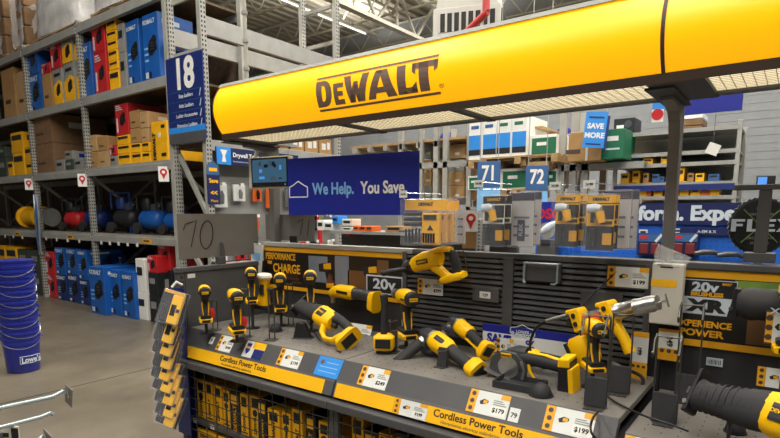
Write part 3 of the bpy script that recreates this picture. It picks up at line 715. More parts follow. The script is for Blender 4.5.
# small inspection light style tool beside the third driver: yellow body with flat grey top
r = empty('work_light', label='upright yellow tool with flat pale cap between two drivers', cat='power tool', group=TG)
MB().limb([(0, 0, 0), (0, 0, .05), (0, 0, .1), (0, 0, .15), (0, 0, .17)], [(.075, .075), (.07, .07), (.05, .05), (.062, .062), (.07, .07)], up=(1, 0, 0), n=14, e=2.6).build('body', 'tool_yellow', r, smooth=True)
MB().lathe((0, 0, .17), (0, 0, .195), [(0, .04), (.5, .046), (1, .042)], 16).build('cap', 'cream_plastic', r, smooth=True)
MB().limb([(0, -.034, .08), (0, -.03, .14)], [(.03, .014), (.025, .01)], up=(1, 0, 0), n=8).build('grip_pad', 'rubber', r, smooth=True)
MB().box(-.045, .045, -.045, .045, -.012, .012).build('battery', 'black_plastic', r, bevel=.004)
r.location = at(264, 306, z=.90); r.rotation_euler = (.1, .1, .4)
# black-headed driver on a tall stalk
r = drill(at(311, 310, z=.9), 134, 'black-bodied impact wrench standing behind the reciprocating saw', chuck='black', name='impact_wrench', s=1.1)

# ---- reciprocating saw
def recip(rear, front, label, s=None, up=(0, 0, 1), big=False, k=1.0):
    r = empty('reciprocating_saw', label=label, cat='power tool', group=TG)
    L = .46; d = front - rear
    # rear loop handle
    MB().limb([(.0, 0, .03), (.05, 0, .045), (.12, 0, .05), (.17, 0, .04)], [(.05, .055), (.042, .04), (.042, .042), (.056, .06)], n=12, e=2.6).build('grip', 'rubber', r, smooth=True)
    lp = MB().limb([(.03, 0, .0), (.05, 0, -.045), (.1, 0, -.06), (.15, 0, -.045), (.185, 0, -.005)], [(.036, .026), (.034, .024), (.034, .022), (.036, .024), (.05, .034)], n=10).build('loop_guard', 'tool_yellow', r, smooth=True)
    MB().limb([(-.03, 0, .0), (.005, 0, .0)], [(.082, .125), (.07, .1)], n=14, e=4).build('battery_mount', 'tool_yellow', r, smooth=True)
    MB().box(-.033, -.029, -.024, .024, -.035, .03).build('mount_slot', 'black_plastic', r)
    MB().limb([(.15, 0, .025), (.185, 0, .02), (.25, 0, .018), (.275, 0, .018)], [(.06, .07), (.076, .096), (.078, .1), (.07, .09)], n=14, e=2.6).build('motor_housing', 'tool_yellow', r, smooth=True)
    for sg in (-1, 1):
        MB().limb([(.2, sg*.0375, .02), (.25, sg*.0385, .018)], [(.006, .04), (.006, .04)], n=8, e=4).build('side_badge', 'black_plastic', r)
        text('DEWALT', (.226, sg*.0425, .02), .012, 'tool_yellow', r, face='-y' if sg < 0 else '+y', bold=.0003)
    MB().limb([(.265, 0, .018), (.3, 0, .01), (.36, 0, .0), (.42, 0, -.005), (.435, 0, -.005)], [(.072, .094), (.072, .092), (.06, .076), (.056, .07), (.064, .078)], n=14, e=2.5).build('boot', 'rubber', r, smooth=True)
    if big:
        rib = MB()
        for q in range(9): rib.limb([(.29 + q*.016, 0, .014 - q*.0025), (.296 + q*.016, 0, .013 - q*.0025)], [(.0725 - q*.0016, .0925 - q*.0023)]*2, n=14)
        rib.build('boot_rib', 'rubber', r, smooth=True)
        MB().cyl((.38, -.031, -.012), (.38, -.036, -.012), .009, n=12).build('release_button', 'tool_yellow', r)
    MB().prism([(.435, -.055), (.447, -.06), (.452, .05), (.441, .055)], -.028, .028).build('shoe', 'black_plastic', r, bevel=.004)
    MB().box(.40, .47, -.003, .003, -.012, .004).build('blade_clamp', 'gunmetal', r)
    MB().cyl((.445, -.032, -.035), (.445, .032, -.035), .006, n=8).build('shoe_pin', 'steel', r)
    MB().limb([(.11, 0, .014), (.14, 0, .012)], [(.018, .02), (.02, .024)], n=8).build('trigger', 'black_plastic', r, smooth=True)
    return rootmat(r, rear, d, up, d.length / L if s is None else s, k)
recip(at(346, 338, y=2.0), at(300, 304, y=2.15), 'reciprocating saw with loop handle resting nose up in the left bay', up=sideon(at(346, 338, y=2.0), at(300, 304, y=2.15), .25), k=1.05)
recip(at(908, 478, y=1.72), at(692, 389, y=1.96), 'large reciprocating saw with ribbed black boot at the lower right', big=True, up=sideon(at(908, 478, y=1.72), at(692, 389, y=1.96), .1), k=1.12)

# ---- cut-out / multi tool (slim body along x)
def stick(rear, front, label, up=(0, 0, 1), name='oscillating_tool', endc='tool_yellow'):
    r = empty(name, label=label, cat='power tool', group=TG); L = .30; d = front - rear
    MB().limb([(.0, 0, -.01), (.03, 0, -.008)], [(.07, .1), (.066, .085)], n=12, e=4).build('battery_mount', endc, r, smooth=True)
    MB().limb([(.025, 0, .01), (.06, 0, .012), (.15, 0, .01)], [(.05, .055), (.046, .048), (.05, .054)], n=12, e=2.5).build('grip', 'gunmetal' if endc == 'tool_yellow' else 'rubber', r, smooth=True)
    MB().limb([(.14, 0, .01), (.16, 0, .01), (.24, 0, .008), (.27, 0, .0)], [(.054, .058), (.06, .066), (.06, .064), (.05, .056)], n=12, e=2.5).build('housing', 'tool_yellow', r, smooth=True)
    MB().limb([(.255, 0, .0), (.285, 0, -.008), (.30, 0, -.014)], [(.046, .05), (.042, .052), (.03, .04)], n=12, e=2.4).build('head', 'tool_yellow' if endc == 'tool_yellow' else 'black_plastic', r, smooth=True)
    MB().cyl((.285, 0, -.03), (.285, 0, -.055), .012, n=10).build('tool_clamp', 'steel', r, smooth=True)
    MB().box(.16, .23, -.033, .033, .005, .017).build('side_badge', 'black_plastic', r)
    return rootmat(r, rear, d, up, d.length / L)
stick(at(377, 300, y=2.31), at(331, 291, y=2.34), 'slim yellow oscillating tool laid across in front of the poster')
stick(at(574, 369, y=2.14), at(505, 353, y=2.18), 'slim grey tool with yellow collar lying behind the cutting saw', name='cut_out_tool', endc='rubber')
# tool standing on its yellow foot, dark neck up to the slim tool
r = empty('battery_charger_tool', label='dark upright tool standing on a boxy yellow foot near the joint', cat='power tool', group=TG); r.name = 'detail_sander'
MB().limb([(0, 0, .09), (.0, 0, .16), (.004, 0, .25), (.0, 0, .3)], [(.04, .05), (.036, .042), (.04, .05), (.05, .06)], up=(1, 0, 0), n=12, e=2.6).build('grip', 'rubber', r, smooth=True)
MB().limb([(0, 0, .02), (0, 0, .035), (0, 0, .085), (0, 0, .1)], [(.11, .09), (.13, .105), (.125, .1), (.08, .07)], up=(1, 0, 0), n=14, e=4).build('battery_mount', 'tool_yellow', r, smooth=True)
MB().box(-.045, .045, -.058, -.051, .035, .08).build('mount_slot', 'black_plastic', r)
MB().box(-.045, .045, -.03, .03, .0, .03).build('sole', 'black_plastic', r, bevel=.005)
r.location = at(384, 353, z=.781); r.rotation_euler = (0, 0, math.radians(30)); r.scale = (.8, .8, .95)

# ---- rotary hammer on a hook of the slat wall
r = empty('rotary_hammer', label='yellow rotary hammer with black side handle hung on the slats', cat='power tool', group=TG)
MB().limb([(.02, 0, .02), (.05, 0, .03), (.12, 0, .03), (.18, 0, .02), (.21, 0, .01)], [(.05, .07), (.075, .1), (.08, .105), (.072, .09), (.055, .062)], n=14, e=2.6).build('housing', 'tool_yellow', r, smooth=True)
MB().limb([(-.02, 0, .055), (-.05, 0, .04), (-.055, 0, -.02), (-.045, 0, -.07)], [(.04, .04), (.044, .044), (.04, .046), (.046, .05)], n=12, e=2.5).build('grip', 'rubber', r, smooth=True)
MB().limb([(-.05, 0, .058), (.0, 0, .072), (.06, 0, .07)], [(.05, .03), (.05, .036), (.06, .03)], n=10).build('top_bridge', 'tool_yellow', r, smooth=True)
MB().limb([(.07, 0, -.01), (.04, 0, -.05), (.01, 0, -.085)], [(.06, .06), (.05, .045), (.05, .04)], n=10, e=2.6).build('front_strut', 'tool_yellow', r, smooth=True)
MB().limb([(-.085, 0, -.085), (-.06, 0, -.085), (.02, 0, -.092), (.045, 0, -.092)], [(.06, .03), (.075, .045), (.075, .045), (.065, .03)], n=12, e=4).build('battery_mount', 'tool_yellow', r, smooth=True)
MB().lathe((.2, 0, .01), (.27, 0, .01), [(0, .034), (.5, .036), (.7, .03), (1, .026)], 14).build('chuck_collar', 'black_plastic', r, smooth=True)
MB().lathe((.225, 0, .01), (.245, 0, .01), [(0, .044), (1, .044)], 16).build('handle_clamp', 'rubber', r, smooth=True)
MB().limb([(.235, .04, .01), (.25, .1, .02), (.26, .19, .03), (.262, .2, .032)], [(.03, .03), (.03, .03), (.034, .034), (.02, .02)], up=(1, 0, 0), n=10).build('side_handle', 'rubber', r, smooth=True)
MB().box(.08, .15, -.0425, .0425, .02, .045).build('side_badge', 'black_plastic', r)
text('DEWALT', (.115, .0435, .032), .015, 'tool_yellow', r, face='+y', bold=.0004)
a, b = at(446, 262, y=2.27), at(396, 272, y=2.31)
rootmat(r, a, b - a, sideon(a, b, -.12), 1.02, .88)

# ---- angle grinders
def grinder(rear, front, label, handle=True, up=(0, 0, 1), k=1.0):
    r = empty('angle_grinder', label=label, cat='power tool', group=TG); L = .34; d = front - rear
    MB().limb([(-.01, 0, 0), (.015, 0, 0), (.035, 0, 0)], [(.08, .09), (.086, .1), (.07, .08)], n=14, e=4).build('battery_mount', 'tool_yellow', r, smooth=True)
    MB().box(-.013, -.009, -.026, .026, -.024, .024).build('mount_slot', 'black_plastic', r)
    MB().limb([(.03, 0, 0), (.06, 0, .004), (.14, 0, .006), (.17, 0, .004)], [(.058, .06), (.05, .05), (.054, .054), (.062, .062)], n=12, e=2.4).build('grip', 'rubber', r, smooth=True)
    MB().limb([(.04, 0, -.024), (.1, 0, -.026), (.16, 0, -.024)], [(.04, .02), (.036, .016), (.044, .02)], n=8).build('grip_trim', 'tool_yellow', r, smooth=True)
    MB().limb([(.155, 0, .002), (.18, 0, .002), (.24, 0, .0), (.262, 0, .0)], [(.07, .07), (.086, .086), (.088, .088), (.08, .08)], n=16, e=2.3).build('motor_housing', 'tool_yellow', r, smooth=True)
    MB().lathe((.258, 0, 0), (.266, 0, 0), [(0, .043), (1, .043)], 16).build('gear_ring', 'steel', r, smooth=True)
    MB().limb([(.262, 0, .0), (.285, 0, -.003), (.32, 0, -.008), (.345, 0, -.012)], [(.078, .078), (.076, .07), (.066, .06), (.04, .04)], n=14, e=2.4).build('gear_case', 'gunmetal', r, smooth=True)
    MB().lathe((.305, 0, -.02), (.305, 0, -.062), [(0, .034), (.4, .034), (.5, .014), (1, .012)], 14).build('spindle', 'steel', r, smooth=True)
    g = MB()
    for q in range(13):
        t0, t1 = PI*(q/12 - .5), PI*((q+1)/12 - .5)
        if q < 12: g.add([(.305 + .07*math.cos(t0)*-1, .07*math.sin(t0), z) for z in (-.035, -.055)] + [(.305 - .07*math.cos(t1), .07*math.sin(t1), z) for z in (-.055, -.035)] + [(.305, 0, -.035)], [(0, 1, 2, 3), (0, 3, 4)])
    g.build('wheel_guard', 'gunmetal', r, smooth=True)
    MB().limb([(.18, 0, .042), (.23, 0, .044)], [(.024, .008), (.024, .008)], n=8).build('slide_switch', 'black_plastic', r, smooth=True)
    if handle:
        h = MB().lathe((.3, .032, 0), (.3, .25, .0), [(0, .009), (.08, .009), (.1, .026), (.5, .023), (.9, .027), (1, .016)], 12).build('side_handle', 'rubber', r, smooth=True)
        MB().lathe((.3, .03, 0), (.3, .046, 0), [(0, .022), (1, .022)], 12).build('handle_collar', 'steel', h, smooth=True)
    return rootmat(r, rear, d, up, d.length / L, k)
grinder(at(478, 372, y=1.99), at(423, 331, y=2.14), 'angle grinder with long black side handle on the middle deck', up=(at(423, 331, y=2.14) - at(478, 372, y=1.99)).cross(at(400, 360, y=2.0) - at(424, 333, y=2.13)), k=.88)
grinder(at(487, 351, y=2.2), at(452, 318, y=2.33), 'smaller angle grinder leaning behind the one with the side handle', False, up=sideon(at(487, 351, y=2.2), at(452, 318, y=2.33), -.3))

# ---- battery cut-off saw with black guard
r = empty('cutting_saw', label='compact cutting saw with clear black guard on the middle deck', cat='power tool', group=TG)
MB().limb([(.1, 0, .05), (.16, 0, .055), (.25, 0, .05), (.28, 0, .045)], [(.06, .07), (.05, .05), (.048, .05), (.05, .056)], n=12, e=2.5).build('grip', 'rubber', r, smooth=True)
MB().limb([(.13, 0, .083), (.2, 0, .082), (.26, 0, .072)], [(.02, .01), (.022, .008), (.02, .008)], n=8).build('grip_trim', 'tool_yellow', r, smooth=True)
MB().prism([(.26, -.045), (.315, -.035), (.31, .085), (.265, .08)], -.037, .037).build('battery', 'black_plastic', r, bevel=.006)
MB().prism([(.305, -.048), (.325, -.045), (.32, .06), (.30, .055)], -.039, .039).build('battery_mount', 'tool_yellow', r, bevel=.005)
MB().prism([(.262, .055), (.31, .06), (.308, .095), (.265, .09)], -.039, .039).build('mount_top', 'tool_yellow', r, bevel=.005)
MB().limb([(.04, .012, .045), (.08, .012, .055), (.125, .01, .06)], [(.07, .07), (.075, .085), (.06, .075)], n=14, e=2.6).build('motor_housing', 'black_plastic', r, smooth=True)
gd = [(.0, -.035), (-.03, .0), (-.02, .05), (.03, .085), (.09, .08), (.13, .04), (.135, -.02), (.13, -.04)]
MB().prism(gd, -.04, -.022).build('blade_guard', 'gunmetal', r, bevel=.004)
MB().lathe((.06, -.04, .02), (.06, -.044, .02), [(0, .045), (1, .045)], 20).build('blade', 'steel', r)
MB().limb([(.03, -.044, .068), (.075, -.044, .07)], [(.004, .02), (.004, .018)], n=8, e=4).build('logo_plate', 'tool_yellow', r)
text('DEWALT', (.053, -.0475, .069), .011, 'ink', r, bold=.0002)
MB().bar((-.045, -.03, -.005), (.15, -.03, -.052), .05, .006).build('shoe_plate', 'steel', r)
MB().limb([(.115, -.042, .055), (.13, -.046, .02), (.12, -.044, -.02)], [(.006, .012), (.006, .012), (.006, .012)], n=6).build('lever', 'steel', r, smooth=True)
MB().limb([(.135, -.02, .05), (.145, -.024, .01), (.165, -.02, -.02)], [(.01, .012), (.012, .014), (.01, .012)], n=6).build('trim', 'tool_yellow', r, smooth=True)
rootmat(r, at(500, 366, y=2.03), head(-3), (0, -.1, 1), 1.0)
# tray under it
tr = empty('display_tray', label='low black tray under the cutting saw', cat='tray')
for bb in ((-.12, .12, -.075, .075, 0, .008), (-.12, .12, -.075, -.069, .008, .03), (-.12, .12, .069, .075, .008, .03), (-.12, -.114, -.069, .069, .008, .03), (.114, .12, -.069, .069, .008, .03)):
    MB().box(*bb).build('tray_base' if bb[5] == .008 else 'tray_wall', 'charcoal_dark', tr)
tr.location = at(520, 387, z=.781); tr.rotation_euler = (0, 0, .05); tr.scale = (.75, .8, .9)

# ---- grease gun
r = empty('grease_gun', label='cordless grease gun with shiny barrel and black hose before the slats', cat='power tool', group=TG)
# local x from rear pump head to barrel tip
MB().lathe((.20, 0, 0), (.44, 0, 0), [(0, .031), (.04, .034), (.06, .031), (.5, .031), (.52, .034), (.56, .031), (.85, .031), (.9, .027), (.97, .027), (1, .012)], 18).build('barrel', 'steel', r, smooth=True)
MB().cyl((.43, 0, 0), (.475, 0, 0), .004, n=8).build('follower_rod', 'steel', r); MB().cyl((.472, 0, -.024), (.472, 0, .024), .0045, n=8).build('rod_handle', 'steel', r)
MB().lathe((.03, 0, 0), (.21, 0, 0), [(0, .02), (.1, .026), (.9, .026), (1, .03)], 16).build('pump_tube', 'steel', r, smooth=True)
MB().box(.06, .15, -.0275, -.0255, -.014, .014).build('warning_label', 'orange_box', r)
for x0 in (.0, .17):
    MB().prism([(x0, -.045), (x0 + .05, -.045), (x0 + .055, .035), (x0 + .045, .05), (x0 - .02, .05), (x0 - .025, .035), (x0 - .005, .03)], -.036, .036).build('clamp_block', 'tool_yellow', r, bevel=.006)
    for dz in (-.012, .022): MB().cyl((x0 + .02, -.042, dz), (x0 + .02, .042, dz), .011, n=12).build('clamp_bolt', 'black_plastic', r)
MB().limb([(.02, 0, -.04), (.1, 0, -.045), (.21, 0, -.04)], [(.06, .035), (.056, .04), (.06, .035)], n=10, e=3).build('frame_rail', 'tool_yellow', r, smooth=True)
MB().limb([(.2, 0, -.04), (.225, 0, -.1), (.235, 0, -.16)], [(.05, .05), (.046, .044), (.05, .05)], n=10, e=2.6).build('grip', 'tool_yellow', r, smooth=True)
MB().limb([(.018, 0, -.05), (.03, 0, -.1), (.05, 0, -.16)], [(.04, .03), (.036, .026), (.03, .024)], n=8).build('front_strut', 'gunmetal', r, smooth=True)
MB().limb([(-.01, 0, -.06), (-.008, 0, -.075), (.01, 0, -.165), (.012, 0, -.18)], [(.09, .07), (.125, .085), (.13, .085), (.1, .07)], up=(1, 0, 0), n=14, e=3.4).build('battery_mount', 'tool_yellow', r, smooth=True)
MB().limb([(-.078, 0, -.08), (-.058, 0, -.165)], [(.07, .024), (.07, .024)], n=12, e=4).build('battery', 'black_plastic', r, smooth=True)
MB().lathe((-.05, 0, .0), (-.005, 0, .0), [(0, .014), (.6, .02), (1, .022)], 12).build('coupler', 'black_plastic', r, smooth=True)
a, b = at(576, 321, y=2.2), at(660, 302, y=2.14)
rootmat(r, a, b - a, (0, 0, 1), (b - a).length / .44, 1.3)
# hose of the grease gun: a part, world placed
def pipe(pts, rad, name, m, parent, n=8, sub=6):
    P = [Vector(p) for p in pts]; out = []
    for i in range(len(P) - 1):
        p0, p1, p2, p3 = P[max(i-1, 0)], P[i], P[i+1], P[min(i+2, len(P)-1)]
        for k in range(sub):
            t = k / sub
            out.append(.5*((2*p1) + (-p0 + p2)*t + (2*p0 - 5*p1 + 4*p2 - p3)*t*t + (-p0 + 3*p1 - 3*p2 + p3)*t**3))
    out.append(P[-1])
    inv = parent.matrix_world.inverted() if parent is not None else Matrix.Identity(4)
    m_ = MB(); m_.T = inv; m_.tube(out, rad, n)
    return m_.build(name, m, parent, smooth=True, ang=80)
bpy.context.view_layer.update()
pipe([at(571, 314, y=2.2), at(560, 317, y=2.2), at(546, 321, y=2.2)], .008, 'hose_fitting', 'steel', r)
pipe([at(546, 321, y=2.2), at(535, 330, y=2.2), at(530, 345, y=2.2), at(534, 355, y=2.22), at(548, 372, y=2.24), at(575, 379, y=2.25), at(612, 382, y=2.26), at(633, 387, y=2.26)], .006, 'hose', 'hose_black', r)
pipe([at(633, 387, y=2.26), at(642, 385, y=2.26), at(641, 376, y=2.27), at(625, 369, y=2.28)], .007, 'hose_end', 'rubber', r)
pipe([at(625, 369, y=2.28), at(612, 363, y=2.29)], .0095, 'hose_nozzle', 'steel', r)

# ---- leaf blower body at the right edge, hung before the poster
r = empty('leaf_blower', label='black leaf blower nozzle with silver letters before the right poster', cat='power tool', group=TG)
MB().lathe((0, 0, 0), (.40, 0, 0), [(0, .045), (.05, .058), (.12, .064), (.16, .06), (.5, .064), (1, .075)], 20).build('nozzle_tube', 'rubber', r, smooth=True)
MB().prism([(-.035, -.065), (.0, -.06), (.01, .055), (-.012, .06), (-.02, .0)], -.02, .02).build('lock_bracket', 'black_plastic', r, bevel=.004)
MB().cyl((-.02, -.028, -.02), (-.02, .028, -.02), .007, n=8).build('bracket_pin', 'gunmetal', r)
text('XR', (.135, -.0655, -.012), .03, 'silver_print', r, bold=.001, sx=1.3)
MB().limb([(.36, 0, .0), (.5, 0, .0)], [(.16, .16), (.15, .17)], n=14, e=2.6).build('fan_housing', 'tool_yellow', r, smooth=True)
rootmat(r, at(738, 303, y=2.26), (1, -.05, .02), (0, 0, 1), .92)
# yellow printed tool on the right poster: kept as print
# two partly seen tools at the right edge
drill(at(786, 352, y=2.2), 95, 'partly hidden black and yellow drill at the right picture edge', chuck='black', name='drill_driver', s=1.15)
# ================================================================== stands, hooks, packs and cards on the display
def wire_stand(loc, h, label, deg=20, w=.05, plate=True, s=1.0, m='wire_dark', top='loop', group='wire tool stands'):
    r = empty('tool_stand', loc, (0, 0, math.radians(deg)), label, 'tool stand', group)
    MB().box(-.032*s, .032*s, -.03*s, .03*s, 0, .003).build('foot_plate', 'wire_dark', r)
    for sg in (-1, 1): MB().cyl((sg*w/2, .02, .003), (sg*w/2, .02, h), .0035*s, n=6).build('upright_wire', m, r, smooth=True)
    if top == 'loop':
        pts = [(-w/2, .02, h)] + [(-w/2*math.cos(t), .02 - .045*s*math.sin(t), h + .004) for t in [PI*k/8 for k in range(9)]] + [(w/2, .02, h)]
        MB().tube(pts, .0035*s).build('hook_wire', m, r, smooth=True)
    else:
        for sg in (-1, 1):
            MB().tube([(sg*w/2, .02, h), (sg*w/2, .0, h + .02), (sg*w/2, -.06, h + .012), (sg*w/2, -.085, h - .03), (sg*w/2, -.105, h - .035), (sg*w/2, -.12, h - .015)], .0035*s).build('hook_wire', m, r, smooth=True)
        MB().cyl((-w/2, -.02, h + .018), (w/2, -.02, h + .018), .0035*s, n=6).build('cross_wire', m, r, smooth=True)
    if plate: MB().prism([(.0, .004), (.012, .004), (.024, .105*s), (.016, .105*s)], -w/2*1.05, w/2*1.05, 'yz').build('plate', 'charcoal_dark', r, bevel=.002)
    return r
wire_stand(at(214, 330, z=.781), .17, 'slim wire stand beside the leftmost impact driver', 30, .03, False)
wire_stand(at(246, 337, z=.781), .26, 'tall wire stand beside the driver with the red tag', 30, .03, False)
wire_stand(at(271, 340, z=.781), .27, 'tall paired wire stand in the middle of the left bay', 30, .03, False)
wire_stand(at(290, 326, z=.781), .25, 'tall wire stand in front of the charge lettering', 30, .03, False)
wire_stand(at(392, 352, z=.781), .15, 'wire stand with dark plates right of the yellow foot', 15, .035, True)
wire_stand(at(441, 367, z=.781), .07, 'short dark bracket under the angle grinder', 0, .045, True, .8)
wire_stand(at(594, 408, z=.781), .31, 'wire stand with slanted grey plate at the right end of the middle deck', 5, .07, True, 1.0, top='hooks')
wire_stand(at(618, 394, z=.781), .30, 'wire stand behind the slanted plate, under the hammer drill', 5, .07, True, 1.0, top='loop')
wire_stand(at(663, 424, z=.736), .29, 'front wire hook stand on the right deck', 5, .075, True, 1.0, top='hooks')
wire_stand(at(685, 402, z=.736), .36, 'rear tall wire hook stand on the right deck', 5, .075, True, 1.0, top='hooks')
# stub peg and black knobs
t = empty('peg_post', at(728, 440, z=.736), label='short grey steel peg standing before the large saw', cat='peg')
MB().cyl((0, 0, 0), (0, 0, .11), .006, n=8).build('peg', 'gunmetal', t, smooth=True); MB().cyl((0, 0, .05), (0, 0, .1), .009, n=8).build('peg_sleeve', 'charcoal', t, smooth=True)
def knob(u, v, label, rad=.04, z=.781):
    k = empty('rubber_rest', at(u, v, z=z), label=label, cat='tool rest', group='black rubber tool rests')
    MB().lathe((0, 0, 0), (0, 0, .045), [(0, rad), (.25, rad), (.7, rad*.8), (1, rad*.35)], 14).build('dome', 'rubber', k, smooth=True)
    MB().lathe((0, 0, 0), (0, 0, .004), [(0, rad*1.15), (1, rad*1.15)], 14).build('foot_disc', 'black_plastic', k)
knob(541, 395, 'black rubber dome in front of the cutting saw'); knob(276, 331, 'black rubber dome among the wire stands in the left bay', .035)
knob(735, 432, 'black rubber dome under the large saw on the right deck', .03, .736)
# wedge under the reciprocating saw
wd = empty('tool_wedge', at(303, 338, z=.781), (0, 0, .5), 'black wedge block propping up the reciprocating saw nose', 'tool rest')
MB().prism([(-.05, 0), (.05, 0), (.012, .085), (-.03, .09)], -.02, .02).build('wedge', 'black_plastic', wd, bevel=.004); MB().box(-.055, .055, -.03, .03, 0, .004).build('foot_plate', 'charcoal', wd)

# tether cables
def cable(pts, label, rad=.0035):
    o = pipe(pts, rad, 'tether_cable', 'hose_black', None); tag(o, label, 'cable', 'tether cables')
cable([at(306, 318, y=2.14), at(316, 335, y=2.05), at(327, 348, y=2.0), at(341, 352, z=.79)], 'black cable curving under the reciprocating saw')
cable([at(620, 268, y=2.38), at(608, 280, y=2.37), at(590, 297, y=2.33), at(584, 305, y=2.27)], 'black tether from the slats down to the grease gun')
cable([at(600, 384, y=2.1), at(611, 399, z=.79), at(640, 414, z=.79), at(672, 425, z=.79), at(688, 431, z=.79)], 'black tether crossing from the middle to the right deck', .004)
cable([at(598, 412, z=.79), at(592, 420, z=.8), at(591, 432, z=.74), at(598, 440, z=.70)], 'black tether hanging over the front corner of the middle deck', .004)
cable([at(463, 250, y=2.39), at(466, 262, y=2.36), at(466, 272, y=2.34), at(459, 275, y=2.33)], 'thin black tether beside the rotary hammer')

# ---------------------------------------------------------------- cards on the slats and the rewards board
def hung_card(u0, v0, u1, v1, label, price, y=GYB - .024, tilt=0, plate=False, style='tool', rz=0):
    a, b = at(u0, v0, y=y), at(u1, v1, y=y); w_, h_ = abs(b.x - a.x), abs(a.z - b.z)
    r = empty('price_card', ((a.x + b.x)/2, y, (a.z + b.z)/2), (tilt, 0, rz), label, 'price card', 'price cards on the tool display')
    if plate: MB().box(-w_*.52, w_*.52, .0, .004, -h_*.56, h_*.56).build('backing_plate', 'charcoal', r)
    card_parts(r, w_, h_, style, price)
hung_card(608, 266, 648, 289, 'wide tool price card clipped to the right slats', '199', plate=True)
hung_card(418, 278, 443, 296, 'tool price card on the slats under the rotary hammer', '299')
hung_card(346, 322, 371, 341, 'price card leaning on the deck behind the yellow foot', '179', y=2.30, tilt=-.4)
hung_card(632, 331, 646, 382, 'left of two upright yellow price cards behind the wire hooks', '199', y=2.33, style='tall')
hung_card(659, 328, 680, 362, 'right of two upright yellow price cards behind the wire hooks', '249', y=2.36, style='tall')
hung_card(767, 312, 800, 346, 'price card on a dark clip at the right edge under the blower', '149', y=2.2, plate=True)
hung_card(758, 366, 800, 392, 'price card at the right edge above the large saw', '199', y=2.2)
hung_card(402, 319, 412, 333, 'small white tag behind the silver chuck drill', '9', y=2.36, style='plain')
# silver tag on the right plinth panel
lb = empty('barcode_label', at(714.5, 362, y=GYB - .002), label='small silver barcode label on the dark panel at right', cat='label')
MB().box(-.028, .028, -.0012, 0, -.016, .016).build('label_face', 'silver_print', lb)
for k in range(9): MB().box(-.022 + k*.005, -.0205 + k*.005 + (k % 3)*.0006, -.0018, -.0012, -.01, .008).build('bar', 'ink', lb)
# grey blank plates
for (u0, v0, u1, v1, lab, hook) in ((473, 286, 499, 303, 'small grey plate with white tag on the left slats', 0), (526, 262, 561, 283, 'grey plate with two chrome handles on the right slats', 1), (581, 290, 622, 316, 'grey plate behind the grease gun on the right slats', 0)):
    y = GYB - .026; a, b = at(u0, v0, y=y), at(u1, v1, y=y); w_, h_ = b.x - a.x, a.z - b.z
    r = empty('blank_plate', ((a.x + b.x)/2, y, (a.z + b.z)/2), label=lab, cat='plate', group='blank plates on the slats')
    MB().box(-w_/2, w_/2, -.006, .004, -h_/2, h_/2).build('plate', 'charcoal', r, bevel=.003)
    if lab.startswith('small'):
        MB().box(-.03, .028, -.0075, -.006, -.018, .014).build('tag_face', 'paper', r); text('129', (0, -.008, -.003), .02, 'ink', r, bold=.0004)
    if hook:
        for sg in (-1, 1): MB().tube([(sg*w_*.46, -.006, h_*.5), (sg*w_*.46, -.03, h_*.5), (sg*w_*.46, -.034, 0), (sg*w_*.46, -.034, -h_*.45), (sg*w_*.42, -.05, -h_*.55), (sg*w_*.36, -.06, -h_*.5)], .005).build('wire_handle', 'hook_steel', r, smooth=True)
        MB().cyl((-w_*.46, -.03, h_*.5), (w_*.46, -.03, h_*.5), .005, n=6).build('cross_wire', 'hook_steel', r, smooth=True)
# rewards board leaning on the slats
y = GYB - .04
a, b = at(483, 323, y=y), at(574, 372, y=y)
rb = empty('rewards_board', (a.x, y, .785), label='blue and white rewards board reading save leaning on the slats', cat='sign')
wR, hR = at(574, 345, y=y).x - a.x, a.z - .785
MB().box(0, wR, 0, .004, 0, hR*.72).build('white_field', 'paper', rb); MB().box(0, wR, 0, .005, hR*.72, hR).build('blue_band', 'lowes_blue', rb)
text('SAVE', (.025, -.002, hR*.48), .062, 'lowes_blue', rb, bold=.003, align='LEFT', sx=.9); text('EVERY DAY', (.04, -.002, hR*.24), .032, 'lowes_blue', rb, bold=.0012, align='LEFT')
text('Rewards', (wR*.46, -.002, hR*.76), .032, 'silver_print', rb, bold=.0008)
text("LOWE'S", (wR*.46, -.002, hR*.86), .018, 'silver_print', rb, bold=.0006)
text('%', (wR*.55, -.002, hR*.4), .07, 'lowes_blue', rb, bold=.001)
ro = MB()
hp = [(-.06, .0), (-.06, .035), (-.03, .042), (0, .06), (.03, .042), (.06, .035), (.06, .0)]
for i in range(len(hp) - 1): ro.bar((wR*.46 + hp[i][0], -.002, hR*.77 + hp[i][1]*.8), (wR*.46 + hp[i+1][0], -.002, hR*.77 + hp[i+1][1]*.8), .002, .004, up=(0, 0, 1) if i not in (0, 5) else (1, 0, 0))
ro.build('house_outline', 'silver_print', rb)
hung_card(497, 337, 513, 358, 'small yellow topped card standing before the rewards board', '99', y=GYB - .055)

